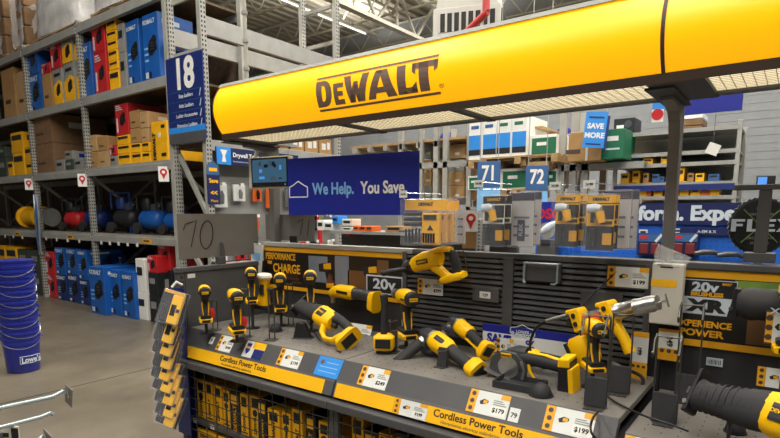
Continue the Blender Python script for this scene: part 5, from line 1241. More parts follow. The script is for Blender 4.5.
column(136.5, 146, 0, [(292, 'wht'), (259, 'wht')], P0, Y=RY - .05, dep=.55)
column(148.5, 158, 0, [(295, 'blk'), (273, 'blk'), (256, 'red')], P0, Y=RY - .05, dep=.5); column(160, 172, 0, [(295, 'blk'), (270, 'blk'), (243, 'red')], P0, Y=RY + .1, dep=.5)

# air compressors and reels on the low shelf
def compressor(x, label, tank='kobalt_blue', s=1.0, frame='black_plastic'):
    r = empty('air_compressor', (x, RY + .35, LEV[0]), (0, 0, .15), label, 'compressor', 'machines on the low rack shelf'); r.scale = (s, s, s)
    MB().lathe((-.22, 0, .2), (.22, 0, .2), [(0, .06), (.06, .12), (.14, .14), (.86, .14), (.94, .12), (1, .06)], 18).build('tank', tank, r, smooth=True)
    MB().limb([(-.1, 0, .34), (-.1, 0, .42), (-.1, 0, .5)], [(.16, .16), (.18, .2), (.12, .14)], up=(1, 0, 0), n=12, e=3).build('motor', frame, r, smooth=True)
    MB().limb([(.02, 0, .36), (.12, 0, .38), (.16, 0, .36)], [(.14, .12), (.13, .14), (.1, .1)], n=12, e=3).build('pump', 'gunmetal', r, smooth=True)
    MB().tube([(-.2, -.12, .34), (-.2, -.12, .56), (.2, -.12, .56), (.2, -.12, .34)], .014).build('handle', frame, r, smooth=True)
    for s_ in (-1, 1): MB().lathe((-.18, s_*.13, .08), (-.18, s_*.18, .08), [(0, .08), (1, .08)], 14).build('wheel', 'rubber', r, smooth=True); MB().box(.15, .18, s_*.1 - .015, s_*.1 + .015, 0, .1).build('foot', frame, r)
compressor(-7.35, 'blue tank air compressor on the low shelf near the 70 sign'); compressor(-8.05, 'dark tank compressor with blue motor on the low shelf', 'dark_print', 1.05, 'kobalt_deep')
compressor(-9.0, 'deep blue compressor left of the second rack post', 'kobalt_deep'); compressor(-9.75, 'red tank compressor on the low shelf of the left rack', 'box_red', .95)
compressor(-6.75, 'small blue compressor partly behind the 70 sign', 'kobalt_blue', .9)
rl = empty('hose_reel', (-11.3, RY + .3, LEV[0]), label='yellow hose reel with grey drums at the far left low shelf', cat='reel')
MB().lathe((-.35, 0, .22), (.35, 0, .22), [(0, .2), (.06, .2), (.07, .15), (.93, .15), (.94, .2), (1, .2)], 18).build('drum', 'box_yellow', rl, smooth=True)
MB().box(-.4, .4, -.15, .15, 0, .03).build('stand', 'charcoal', rl); MB().lathe((.36, 0, .22), (.7, 0, .22), [(0, .16), (1, .16)], 16).build('grey_drum', 'box_grey', rl, smooth=True)
# cable ties hanging at the second post
for k in range(3):
    o = pipe([(-10.36 + .05*k, RY - .04, 1.75), (-10.30 + .07*k, RY - .07, 1.45), (-10.36 + .05*k, RY - .05, 1.1 - .12*k), (-10.33 + .05*k, RY - .04, .75)], .018, 'hanging_cable', ['steel', 'kobalt_blue', 'box_grey'][k], None)
    tag(o, ['silver', 'blue', 'grey'][k] + ' cable bundle hanging down the second rack post', 'cable', 'cables on the rack post')
# wrapped pallets on top
def wrapped(x0, x1, label, brown):
    r = empty('wrapped_pallet', ((x0 + x1)/2, RY + .12, LEV[3]), label=label, cat='pallet', group='wrapped pallets on the top shelf')
    w_ = x1 - x0; rg = random.Random(int(-x0*10))
    for k in range(3): MB().box(-w_/2 + k*(w_ - .1)/2, -w_/2 + k*(w_ - .1)/2 + .1, 0, .9, .02, .1).build('pallet_block', 'pallet_wood', r)
    for k in range(5): MB().box(-w_/2, w_/2, k*.2, k*.2 + .12, .1, .12).build('pallet_board', 'pallet_wood', r)
    MB().box(-w_/2, w_/2, 0, .9, 0, .02).build('bottom_board', 'pallet_wood', r)
    if brown:
        for k in range(3): MB().box(w_*.0, w_*.48, .0, .85, .125 + k*.3, .415 + k*.3).build('wrapped_carton', 'cardboard_brown', r, bevel=.02)
    rings = []
    for j in range(9):
        z = .12 + j*.12; ring = []
        for k in range(28):
            t = 2*PI*k/28; c, q = math.cos(t), math.sin(t)
            fx = math.copysign(abs(c)**.45, c); fy = math.copysign(abs(q)**.45, q); jit = 1 + rg.uniform(-.05, .05)
            ring.append((fx*w_*.49*jit, .44 + fy*.45*jit, z + rg.uniform(-.02, .02)))
        rings.append(ring)
    MB().loft(rings).build('stretch_wrap', 'wrap' if not brown else 'wrap_clear', r, smooth=True, ang=70)
wrapped(-12.4, -11.35, 'wrapped pallet of red and brown cartons at the far upper left', True)
wrapped(-11.2, -10.5, 'white wrapped bundle beside the cartons on the top shelf', True)
wrapped(-10.3, -8.7, 'big white shrink-wrapped bundle on the top shelf', False); wrapped(-8.3, -7.1, 'wrapped bundle at the upper edge right of the rack post', False)

# ---------------------------------------------------------------- crosswise rack with the aisle 18 sign
QX = -5.55
pk = empty('pallet_rack', (QX, 5, 0), label='grey rack running away from the aisle 18 sign with drywall tools', cat='storage rack')
before = set(bpy.data.objects)
for y in (RY + .03, 6.17):
    for x in (QX, QX - .68): upright(pk, x, y, 0, 5.4 if y > 5 else 5.6, face='+x', holes=True)
for z in (3.45, 4.55):
    for x in (QX - .02, QX - .70): MB().box(x - .05, x, RY + .06, 6.2, z, z + .2).build('beam', 'rack_beam', pk, bevel=.004)
for z in (2.17,):
    MB().box(QX - .05, QX + .0, RY + .06, 6.2, z, z + .12).build('beam', 'rack_beam', pk, bevel=.004); MB().box(QX - .68, QX - .05, RY + .06, 6.2, z + .05, z + .11).build('deck_board', 'wood_deck', pk)
for z in (.5, 1.2, 2.3, 3.3, 3.9, 4.4):
    for yy in (RY + .06, 6.2): MB().bar((QX - .04, yy, z), (QX - .68, yy, z), .03, .05).build('brace', 'rack_grey', pk)
MB().bar((QX - .68, RY + .06, 2.2), (QX - .04, RY + .06, 1.3), .04, .05).build('brace', 'rack_grey', pk); MB().bar((QX - .68, RY + .06, 1.2), (QX - .04, RY + .06, .5), .04, .05).build('brace', 'rack_grey', pk)
MB().box(QX - .2, QX - .18, RY + .08, 6.2, .1, 2.17).build('peg_panel', 'box_grey', pk)
for o in set(bpy.data.objects) - before:
    if o.parent == pk: off(o, pk)
# aisle 18 sign
sg = empty('aisle_sign', at(189, 141, y=RY - .02), label='navy aisle sign with big 18 and list of ladders', cat='sign')
wS, hS = .63, .98
x0 = at(171, 141, y=RY - .02).x - sg.location.x; x1 = at(207, 136, y=RY - .02).x - sg.location.x; hS = at(187, 54, y=RY - .02).z - sg.location.z
MB().box(x0, x1, -.015, 0, 0, hS).build('board', 'navy', sg, bevel=.003)
MB().box(x0, x1, -.018, -.015, .1, .17).build('blue_strip', 'sky_blue', sg); MB().box(x0, x1, -.018, -.015, -.02, .1).build('dark_strip', 'charcoal', sg)
text('18', ((x0 + x1)/2, -.02, hS*.77), .47, 'white_print', sg, bold=.016, sx=.88)
for k, s_ in enumerate(('Step Ladders', 'Attic Ladders', 'Ladder Accessories', 'Extension Ladders')):
    z = hS*.53 - k*hS*.115
    text(s_, ((x0 + x1)/2 + .02, -.02, z), .06, 'silver_print', sg, bold=.001, sx=.9)
    MB().box(x0 + .02, x1 - .02, -.017, -.015, z + hS*.055, z + hS*.06).build('divider_line', 'steel_blue', sg)
    MB().prism([(x1 - .09, z - .03), (x1 - .075, z - .03), (x1 - .05, z + .05), (x1 - .06, z + .05)], -.018, -.015).build('ladder_icon', 'silver_print', sg)
# drywall header strip
dw = empty('shelf_header', (QX + .004, RY + .08, 2.02), label='navy header strip reading drywall tools on the crosswise rack', cat='sign')
MB().box(0, .006, .03, 1.35, 0, .2).build('strip', 'deep_navy', dw); MB().box(.006, .009, .04, .24, .0, .2).build('blue_patch', 'sky_blue', dw); MB().prism([(.11, .03), (.17, .03), (.155, .1), (.19, .17), (.09, .17), (.125, .1)], .009, .011, 'yz').build('trowel_icon', 'white_print', dw)
text('Drywall Tools', (.0075, .27, .12), .07, 'white_print', dw, face='+x', align='LEFT', bold=.002)
text('Herramientas para paredes', (.0075, .27, .045), .024, 'silver_print', dw, face='+x', align='LEFT')
dr = empty('shelf_header', (QX + .004, RY + 1.45, 2.02), label='red header strip farther along the crosswise rack', cat='sign')
MB().box(0, .006, .0, .85, 0, .15).build('strip', 'box_red', dr); MB().box(.006, .008, .1, .6, .05, .1).build('print_band', 'white_print', dr)
# save sign on the post
sv = empty('save_sign', (QX + .02, RY + .03, 1.55), label='narrow navy and yellow save sign on the rack post', cat='sign')
MB().box(-.01, .0, -.06, .11, 0, .34).build('panel', 'deep_navy', sv); MB().prism([(-.06, .34), (.11, .34), (.1, .45), (.025, .5), (-.05, .45)], -.01, 0, 'yz').build('shield_emblem', 'steel_blue', sv)
MB().box(0, .002, -.03, .08, .38, .42).build('emblem_band', 'strip_yellow', sv); text('Save', (.002, .025, .27), .07, 'strip_yellow', sv, face='+x', bold=.002); text('<<', (.002, .025, .13), .08, 'strip_yellow', sv, face='+x', bold=.003); text('More', (.002, .025, .04), .045, 'strip_yellow', sv, face='+x')
# tools hung on the peg panel
rg = random.Random(11)
cols = ['box_grey', 'white_print', 'dark_print', 'box_red', 'paper', 'steel', 'orange_box']
wrd = {'box_grey': 'grey', 'white_print': 'white', 'dark_print': 'black', 'box_red': 'red', 'paper': 'pale', 'steel': 'steel', 'orange_box': 'orange'}
idx = 0
for row, z in enumerate((1.8, 1.42, 1.05)):
    for k in range(8):
        y = RY + .25 + k*.27 + rg.uniform(-.04, .04); c = cols[rg.randrange(len(cols))]; h = rg.uniform(.18, .3); w_ = rg.uniform(.1, .2)
        r = empty('hanging_pack', (QX - .12, y, z), label='%s packaged tool on the peg panel, %s row, %s from the near end' % (wrd[c], ('top', 'middle', 'bottom')[row], (ordw + ['fifteenth'])[k]), cat='blister pack', group='drywall tools on the peg panel')
        MB().box(-.01, .012, -w_/2, w_/2, -h, 0).build('card', c, r, bevel=.004)
        MB().limb([(.02, 0, -h*.85), (.025, 0, -h*.5), (.02, 0, -h*.3)], [(.02, w_*.5), (.03, w_*.6), (.02, w_*.3)], n=8).build('tool', rg.choice(['steel', 'dark_print', 'red_accent', 'box_grey']), r, smooth=True)
        MB().cyl((-.06, 0, -.01), (.07, 0, -.005), .006, n=6).build('peg', 'steel', r); MB().box(.07, .074, -.025, .025, -.025, .015).build('price_tag', 'white_print', r)
for k, y in enumerate((5.0, 5.8)):
    r = empty('spirit_level', (QX - .06, y, .95), (.05, 0, 0), ('near' if k == 0 else 'far') + ' red spirit level hanging on the peg panel', 'level', 'red levels')
    MB().box(-.02, .02, -.03, .03, 0, .95).build('bar', 'box_red', r, bevel=.004); MB().box(.02, .022, -.02, .02, .4, .5).build('vial', 'graphic_green', r)
for k in range(4):
    y = 5.1 + k*.28; h = rg.uniform(.17, .24)
    r = empty('carton', (QX - .06, y, 2.285), label='brown carton on top of the drywall shelf, %s from the near end' % ordw[k], cat='box', group='cartons above the drywall tools')
    MB().box(-.3, 0, -.125, .125, 0, h).build('carton_body', 'cardboard', r, bevel=.004, seg=1)
    MB().box(0, .003, -.08, -.0, h*.3, h*.7).build('paper_label', 'paper', r); MB().box(0, .003, .03, .09, h*.35, h*.8).build('paper_label', 'paper', r)
r = empty('yellow_bag_stack', (QX - .3, 5.9, 3.655), label='yellow and grey stack of bags on the crosswise rack beam', cat='bags')
for k in range(4): MB().limb([(0, -.4, .05 + k*.09), (0, 0, .06 + k*.09), (0, .4, .05 + k*.09)], [(.5, .07), (.56, .095), (.5, .07)], up=(1, 0, 0), n=10, e=3).build('bag', 'strip_yellow' if k % 2 else 'box_grey', r, smooth=True)
r.location.z = 2.30; r.location.y = 5.0
# ================================================================== buckets
_bk = at(24, 370, z=0); BKX, BKY = _bk.x, _bk.y
def bucket():
    r = empty('bucket', (0, 0, 0), label='x', cat='bucket', group='stack of blue buckets')
    pr_ = [(.0, .128), (.01, .131), (.62, .144), (.7, .146), (.705, .153), (.76, .153), (.765, .147), (.82, .148), (.825, .156), (.87, .156), (.875, .149), (.96, .15), (.965, .16), (1, .16)]
    MB().lathe((0, 0, 0), (0, 0, .37), pr_, 28).build('shell', 'bucket_blue', r, smooth=True, ang=50)
    pts = [(.158*math.cos(t), .158*math.sin(t) - .0, .315 - .085*math.sin(t)*1) for t in [PI*k/16 for k in range(17)]]
    MB().tube([(p[0], -p[1] - .004, p[2]) for p in pts], .004).build('bail_handle', 'steel', r, smooth=True)
    for s in (-1, 1): MB().cyl((s*.15, 0, .315), (s*.168, 0, .315), .014, n=10).build('handle_ear', 'bucket_blue', r, smooth=True)
    return r
b0 = bucket()
for k in range(8):
    b = b0 if k == 0 else copy_tree(b0)
    b.location = (BKX, BKY, k*.094 + .002); b.rotation_euler = (0, 0, 1.26 + .25*math.sin(k*1.7))
    b['label'] = 'blue bucket in the stack on the floor, ' + ['lowest, with white lettering', 'second from the bottom', 'third from the bottom', 'fourth from the bottom', 'fourth from the top', 'third from the top', 'second from the top', 'topmost of all'][k]
lw = empty('print_panel'); lw.parent = b0; lw.rotation_euler = (0, 0, .45)
text("Lowe's", (0, -.144, .12), .07, 'silver_print', lw, bold=.002, sx=.85)
MB().tube([(-.085, -.122, .09), (-.085, -.124, .155), (0, -.148, .155), (.085, -.124, .155), (.085, -.122, .09), (0, -.146, .09), (-.085, -.122, .09)], .003).build('print_frame', 'silver_print', lw)

# ================================================================== hooks of the near shelf at lower left
def scan_hook(p, q, label, plate=True):
    r = empty('peg_hook', p, label=label, cat='hook', group='near peg hooks')
    d = q - p
    MB().tube([(0, 0, 0), tuple(d*.86), tuple(d*.97 + Vector((0, 0, .008 if plate else .004))), tuple(d + Vector((0, 0, .002 if plate else -.002)))], .005 if plate else .0045, n=8).build('wire', 'hook_steel', r, smooth=True)
    if plate:
        MB().cbox(tuple(d + Vector((0, .006, -.006))), (.036, .0025, .05), (0, .25, 0)).build('label_plate', 'cardboard_sign', r, bevel=.001)
        MB().tube([tuple(d*.97 + Vector((0, 0, .008))), tuple(d + Vector((.006, 0, .014))), tuple(d + Vector((.004, .004, -.012)))], .003).build('plate_clip', 'chrome', r, smooth=True)
P_ = at(-30, 416, z=1.02); scan_hook(P_, P_ + Vector((0, .30, 0)), 'nearest chrome hook with grey label plate at lower left') if False else None
a, b = at(-40, 417, z=1.0), at(66, 394, z=1.0); scan_hook(a, b, 'upper chrome hook with grey label plate at lower left')
a, b = at(-40, 438, z=.985), at(53, 414, z=.985); scan_hook(a, b, 'lower chrome hook with bent tip at lower left', False)
a, b = at(-20, 462, z=.95), at(44, 440, z=.95); scan_hook(a, b, 'third chrome hook whose plate peeks up at the bottom edge')
cd_ = empty('hanging_card', at(6, 424, z=.985), (0, 0, math.radians(30)), 'cream and black carded pack on the lower left hook', 'pack')
MB().box(-.03, .03, -.002, .002, -.12, -.004).build('card', 'cream_plastic', cd_, bevel=.001); MB().box(.014, .03, -.004, -.002, -.11, -.008).build('dark_side', 'dark_print', cd_); MB().box(-.02, .006, -.003, -.002, -.03, -.02).build('print_line', 'ink', cd_)

# leaflets on the cap of the end panel
for k in range(3):
    o = MB().box(-.05, .05, -.035, .035, 0, .012).build('leaflet_stack', 'paper', None); o.location = (GX0 - .09 + .0*k, 2.16 + k*.09, 1.12 + .0*k); o.rotation_euler = (0, 0, .2*k)
    tag(o, 'stack of pale leaflets beside the 70 board, %s from the aisle' % ordw[k], 'leaflets', 'leaflet stacks')
    MB().box(-.04, .03, -.02, .02, .012, .0126).build('print_patch', 'box_red', o)
lt = empty('leaflet_tray', (GX0 - .09, 2.25, 1.0), label='grey tray hooked behind the end panel cap with leaflets', cat='tray')
MB().box(-.06, .04, -.15, .16, .1, .118).build('tray_floor', 'charcoal', lt); MB().box(-.06, -.055, -.15, .16, .1, .14).build('tray_lip', 'charcoal', lt); MB().box(.035, .06, -.1, .1, .0, .118).build('tray_bracket', 'charcoal', lt)

nb = empty('peg_rail', (-1.62, .36, 0), label='grey slotted post and rail carrying the near chrome hooks', cat='rail')
MB().box(-.04, .04, -.03, .0, 0, 1.3).build('upright', 'charcoal', nb); MB().box(.0, .42, -.03, -.005, .93, 1.03).build('rail', 'charcoal', nb); MB().box(-.1, .1, -.3, .1, 0, .02).build('foot', 'charcoal', nb)
# ================================================================== racks and signs behind the display
def rect_at(u0, v0, u1, v1, Y):
    a, b = at(u0, v0, y=Y), at(u1, v1, y=Y); return a.x, b.x, b.z, a.z
# --- middle rack with pallets, running along X
mk = empty('pallet_rack', (-4.9, 8.0, 0), label='grey rack behind the banner with pallet of blue cartons on top', cat='storage rack')
MX = [at(u, 150, y=8.0).x + 4.9 for u in (400, 420, 435.5, 445, 469)]
for x in MX: upright(mk, x, 0, 0, 3.0, holes=False, w=.09)
for x in MX[1:4:2]: upright(mk, x, 1.1, 0, 3.0, holes=False, w=.09)
for z in (1.45, 2.2): MB().box(MX[0] - 1.2, MX[-1] + 1.2, .0, .05, z, z + .1).build('beam', 'rack_beam', mk)
for z in (1.48, 2.22, 2.7):
    MB().box(MX[-1], MX[-1] + 1.2, .05, 1.1, z, z + .03).build('deck_board', 'pallet_wood', mk)
for z in (1.48, 2.65): MB().box(MX[0] - 1.2, MX[-1] - .1, .05, 1.6, z, z + .04).build('deck_board', 'pallet_wood', mk)
for k in range(6): MB().box(MX[0] - 1.1 + k*.36, MX[0] - 1.02 + k*.36, .0, 1.6, 2.56, 2.65).build('deck_joist', 'rack_grey', mk)
for k, (u0, u1) in enumerate(((424, 431), (449, 464))):
    for j, (v1, v0) in enumerate(((200, 186), (185, 172), (171, 160), (158, 145))):
        x0, x1, z0, z1 = rect_at(u0, v0, u1, v1, 8.3)
        r = empty('carton', ((x0 + x1)/2, 8.3, z0), label='light brown carton behind the rack posts, %s stack, %s from the bottom' % (('left', 'right')[k], ordw[j]), cat='box', group='cartons behind the rack posts')
        MB().box(-(x1-x0)/2, (x1-x0)/2, 0, .5, 0, z1 - z0).build('carton_body', 'cardboard_light' if (k + j) % 3 else 'box_grey', r, bevel=.004, seg=1); MB().box(-.03, .06, -.003, 0, .06, .1).build('paper_label', 'paper', r)
# pallet with blue white cartons
x0, x1, z0, z1 = rect_at(469, 121, 526, 157, 7.75)
pl = empty('loaded_pallet', ((x0 + x1)/2, 7.75, z0 - .12), label='pallet of white and blue strapped cartons on the middle rack', cat='pallet')
w_, h_ = x1 - x0, z1 - z0 + .12
n = 4
for k in range(n):
    a, b = -w_/2 + k*w_/n + .004, -w_/2 + (k+1)*w_/n - .004
    c = MB().box(a, b, 0, .8, .12, h_).build('carton_body', 'white_print', pl, bevel=.006, seg=1)
    MB().box(a + .005, b - .005, -.004, 0, .12 + (h_-.12)*.2, .12 + (h_-.12)*.62).build('blue_print', 'sky_blue', c); MB().box(a + .005, b - .005, -.005, 0, .12 + (h_-.12)*.12, .12 + (h_-.12)*.26).build('dark_print_band', 'dark_print', c)
    text('ClearView', ((a+b)/2, -.004, .12 + (h_-.12)*.82), .05, 'steel_blue' if k % 2 else 'sign_green', c, bold=.0015) if False else MB().box(a + .04, b - .06, -.004, 0, .12 + (h_-.12)*.78, .12 + (h_-.12)*.86).build('print_line', 'sign_green' if k > 1 else 'steel_blue', c)
for k in range(7): MB().box(-w_/2 - .02, w_/2 + .02, .0 + k*.12, .08 + k*.12, .09, .118).build('pallet_board', 'pallet_wood', pl)
for k in range(3): MB().box(-w_/2 + k*(w_-.1)/2, -w_/2 + .1 + k*(w_-.1)/2, 0, .8, .0, .09).build('pallet_block', 'pallet_wood', pl)
for s in (-.25, .25): MB().box(w_*s - .015, w_*s + .015, -.008, -.005, .12, h_).build('strap', 'paper', pl)
# green cartons on the pallets
for (u0, v0, u1, v1, Y, lab) in ((529, 136, 556, 155, 7.9, 'green and white carton beside the blue pallet'), (468, 176, 479, 190, 7.9, 'green carton left of the aisle 71 sign'), (500, 169, 527, 189, 7.9, 'green and white carton between the 71 and 72 signs'), (546, 169, 556, 187, 7.9, 'green carton right of the aisle 72 sign')):
    x0, x1, z0, z1 = rect_at(u0, v0, u1, v1, Y); w_, h_ = x1 - x0, z1 - z0
    r = empty('carton', ((x0+x1)/2, Y, z0), label=lab, cat='box', group='green cartons on the middle rack')
    MB().box(-w_/2, w_/2, 0, .6, 0, h_).build('carton_body', 'white_print', r, bevel=.005, seg=1); MB().box(-w_/2 + w_*.12, w_/2 - .004, -.004, 0, h_*.08, h_*.86).build('green_panel', 'sign_green', r); MB().box(-w_*.2, w_*.15, -.006, -.004, h_*.5, h_*.66).build('lettering_band', 'white_print', r)
# slatted pallets under them
for k, (u0, u1, v) in enumerate(((479, 556, 158), (500, 527, 191), (529, 548, 164))):
    p = at((u0 + u1)/2, v, y=7.7); q0, q1 = at(u0, v, y=7.7).x, at(u1, v, y=7.7).x
    r = empty('wooden_pallet', (p.x, 7.7, p.z - .08), label=('wooden pallet under the blue cartons reaching right', 'wooden pallet behind the 71 and 72 signs', 'wooden pallet under the green carton')[k], cat='pallet', group='wooden pallets on the middle rack')
    for j in range(5): MB().box(-(q1-q0)/2, (q1-q0)/2, j*.2, j*.2 + .11, .09, .115).build('board', 'pallet_wood', r)
    for j in range(3): MB().box(-(q1-q0)/2 + j*((q1-q0)-.1)/2, -(q1-q0)/2 + .1 + j*((q1-q0)-.1)/2, 0, .9, 0, .09).build('runner', 'pallet_wood', r)
# aisle number signs
for u0, v0, u1, v1, s_ in ((479, 162, 499, 187, '71'), (527, 166, 547, 190, '72')):
    x0, x1, z0, z1 = rect_at(u0, v0, u1, v1, 7.4); w_, h_ = x1 - x0, z1 - z0
    r = empty('aisle_sign', ((x0+x1)/2, 7.4, z0), (0, 0, math.radians(20)), 'blue hanging aisle sign %s, %s' % (s_, 'nearer the banner' if s_ == '71' else 'nearer the save more sign'), 'sign', 'hanging aisle number signs')
    MB().box(-w_/2, w_/2, -.012, .012, 0, h_).build('board', 'steel_blue', r, bevel=.003); text(s_, (0, -.015, h_*.52), h_*.8, 'white_print', r, bold=.008, sx=.72)
    MB().box(-w_/2, w_/2, -.008, .008, -h_*.9, -.01).build('lower_board', 'pale_blue', r)
    for s in (-1, 1): MB().cyl((s*w_*.4, 0, h_), (s*w_*.4, 0, 8.25 - z0), .006, n=5).build('hanging_rod', 'rack_grey', r)
# store name plates on the back wall
for k, (u, v, n_) in enumerate(((540, 138, 'upper left'), (563, 137, 'upper right'), (527, 163, 'lower left'), (553, 161, 'lower right'), (446, 140, 'left'))):
    p = at(u, v, y=16.9)
    r = empty('wall_plate', (p.x, 16.95, p.z), label='small blue store plate on the far wall, ' + n_, cat='sign', group='blue plates on the far wall')
    MB().box(-.42, .42, -.03, 0, -.16, .14).build('board', 'lowes_blue', r); MB().prism([(-.25, .14), (.25, .14), (.18, .24), (0, .3), (-.18, .24)], -.03, 0).build('gable', 'lowes_blue', r); text("LOWE'S", (0, -.034, -.01), .2, 'silver_print', r, bold=.004)

# --- rack at right of centre with boxed goods
rk2 = empty('pallet_rack', (-2.75, 8.0, 0), label='grey rack posts under the brown carton and save more sign', cat='storage rack')
for dx, dy in ((-.12, 0), (.05, .0), (.22, 0), (-.12, .9), (.22, .9)): upright(rk2, dx, dy, 0, 3.0 if dx < .1 else 2.15, holes=False, w=.1)
for z in (1.55, 2.05): MB().box(-.12, 1.0, .0, .05, z, z + .09).build('beam', 'rack_beam', rk2); MB().box(-.12, 1.0, .05, .9, z + .05, z + .085).build('deck_board', 'pallet_wood', rk2)
x0, x1, z0, z1 = rect_at(569, 133, 600, 160, 7.7); 
r = empty('carton', ((x0+x1)/2, 7.7, z0), label='big brown carton on the rack under the save more sign', cat='box')
MB().box(-(x1-x0)/2, (x1-x0)/2, 0, .7, 0, z1-z0).build('carton_body', 'cardboard', r, bevel=.005, seg=1); MB().box(.02, .05, -.003, 0, 0, z1 - z0).build('tape', 'paper', r); MB().box(-.25, -.05, -.003, 0, .1, .16).build('print_band', 'brown_print', r)
x0, x1, z0, z1 = rect_at(601, 130, 623, 158, 7.75)
r = empty('carton', ((x0+x1)/2, 7.75, z0), label='dark green carton with pale lettering beside the save more sign', cat='box')
MB().box(-(x1-x0)/2, (x1-x0)/2, 0, .6, 0, z1-z0).build('carton_body', 'sign_green', r, bevel=.005, seg=1); text('Zest', (0, -.004, (z1-z0)*.66), .09, 'white_print', r, bold=.002) if False else MB().box(-.1, .08, -.003, 0, (z1-z0)*.6, (z1-z0)*.76).build('lettering_band', 'white_print', r); MB().box(-.11, .1, -.003, 0, (z1-z0)*.3, (z1-z0)*.36).build('print_line', 'silver_print', r)
x0, x1, z0, z1 = rect_at(584, 113, 603, 147, 7.5)
r = empty('save_sign', ((x0+x1)/2, 7.5, z0), (0, math.radians(5), math.radians(18)), 'light blue sign reading save more before the brown carton', 'sign')
w_, h_ = x1 - x0, z1 - z0
MB().box(-w_/2, w_/2, -.006, .006, 0, h_).build('board', 'sky_blue', r); MB().box(w_/2, w_*.62, -.004, .1, -.02, h_*.9).build('navy_side', 'navy', r)
text('SAVE', (0, -.008, h_*.6), w_*.34, 'white_print', r, bold=.004); text('MORE', (0, -.008, h_*.34), w_*.34, 'white_print', r, bold=.004); MB().box(-w_*.35, w_*.35, -.008, -.006, h_*.82, h_*.87).build('print_line', 'navy', r); MB().box(-w_*.35, w_*.35, -.008, -.006, h_*.08, h_*.12).build('print_line', 'navy', r)
for s in (-1, 1): MB().cyl((s*w_*.45, 0, h_), (s*w_*.45, 0, 7.6 - z0), .005, n=5).build('hanging_rod', 'rack_grey', r)
# black machine on the right rack top
x0, x1, z0, z1 = rect_at(614, 119, 634, 131, 8.2)
r = empty('boxed_machine', ((x0+x1)/2, 8.2, z0), label='black and white boxed machine on top of the right rack', cat='box')
MB().box(-(x1-x0)/2, (x1-x0)/2, 0, .4, 0, z1-z0).build('carton_body', 'dark_print', r, bevel=.01); MB().box(-(x1-x0)*.35, 0, -.004, 0, .02, (z1-z0)*.5).build('white_panel', 'white_print', r); MB().lathe(((x1-x0)*.2, -.002, (z1-z0)*.55), ((x1-x0)*.2, -.006, (z1-z0)*.55), [(0, .05), (1, .05)], 12).build('lens_print', 'gunmetal', r)

# --- low shelving with yellow goods, right
sx0, sx1 = at(616, 150, y=8.2).x, at(738, 150, y=8.2).x
sh = empty('shelving_unit', ((sx0 + sx1)/2, 8.2, 0), label='grey shelving full of small yellow boxes behind the blue slogan', cat='shelving')
W = sx1 - sx0
lv = [at(670, v, y=8.2).z for v in (196, 182.5, 163, 152, 130)]
for x in (-W/2, 0, W/2): upright(sh, x, 0, 0, lv[4] + .06, holes=False, w=.05, d=.05)
for x in (-W/2, W/2): upright(sh, x, .75, 0, lv[4] + .06, holes=False, w=.05, d=.05)
for z in lv: MB().box(-W/2, W/2, -.01, .03, z - .05, z).build('beam', 'rack_beam', sh); MB().box(-W/2, W/2, .03, .75, z - .03, z - .005).build('shelf', 'box_grey', sh)
MB().box(-W/2, W/2, .76, .78, .3, lv[4]).build('rear_sheet', 'box_grey', sh)
for z in (lv[1], ): MB().box(-W/2, W/2, -.016, -.01, z - .11, z - .03).build('blue_rail', 'navy', sh)
rg = random.Random(21)
idx = 0
for li, (z, rng_) in enumerate(((lv[0], 16), (lv[1], 11), (lv[2], 4))):
    x = -W/2 + .06
    for k in range(rng_):
        wd_ = rg.uniform(.06, .13); h = rg.uniform(.07, .2 if li < 2 else .12)
        c = rg.choice(['box_yellow', 'box_yellow', 'box_yellow', 'orange_box', 'cardboard', 'kobalt_blue'] if li != 1 else ['box_yellow', 'box_yellow', 'cardboard', 'steel_blue'])
        x += rg.uniform(.0, .04 if li == 0 else .12) + wd_
        if x > W/2 - .08: break
        nm = {'box_yellow': 'yellow', 'orange_box': 'orange', 'cardboard': 'brown', 'kobalt_blue': 'blue', 'steel_blue': 'dull blue'}[c]
        r = empty('small_carton', ((sx0+sx1)/2 + x - wd_/2, 8.24, z), label='%s small carton on the grey shelving, %s shelf, %s from left' % (nm, ('lowest', 'middle', 'upper')[li], (ordw + ['fifteenth', 'sixteenth'])[k]), cat='box', group='small cartons on the grey shelving')
        MB().box(-wd_/2, wd_/2, 0, .25, 0, h).build('carton_body', c, r, bevel=.003, seg=1); MB().box(-wd_*.35, wd_*.3, -.003, 0, h*.55, h*.8).build('print_band', 'dark_print', r)
# long slogan board and blue bay under it
by = 7.3
x0, x1, z0, z1 = rect_at(520, 202, 790, 225, by)
x0 = at(536, 210, y=by).x; x1 = at(790, 210, y=by).x + .6; z0 = at(640, 224, y=by).z; z1 = at(640, 203.5, y=by).z
bb = empty('tool_bay', (x0, by, 0), label='blue tool bay with white slogan lettering behind the display', cat='display shelf')
MB().box(0, x1 - x0, 0, .02, z0, z1).build('slogan_board', 'deep_navy', bb); MB().box(0, x1 - x0, .02, .5, z1 - .03, z1).build('top_shelf', 'box_grey', bb)
MB().box(0, x1 - x0, .04, .06, .3, z0).build('peg_panel', 'peg_blue', bb); MB().box(0, x1 - x0, -.3, .04, .25, .3).build('base_shelf', 'charcoal', bb); _zs = at(720, 257, y=7.2).z - .06; MB().box(0, x1 - x0, -.22, .04, _zs - .03, _zs).build('display_shelf', 'charcoal', bb)
MB().box(at(680, 230, y=by).x - x0, x1 - x0, -.004, .02, z0 - .12, z0 - .04).build('lower_rail', 'deep_navy', bb)
for k in range(18):
    for j in range(5): pass
ph = MB()
for k in range(40):
    for j in range(10): ph.box(.2 + k*.06, .21 + k*.06, .038, .04, z0 - .2 - j*.06, z0 - .19 - j*.06)
o = ph.build('peg_holes', 'deep_navy', bb); o['kind'] = 'stuff'
tx = at(636, 215, y=by).x - x0
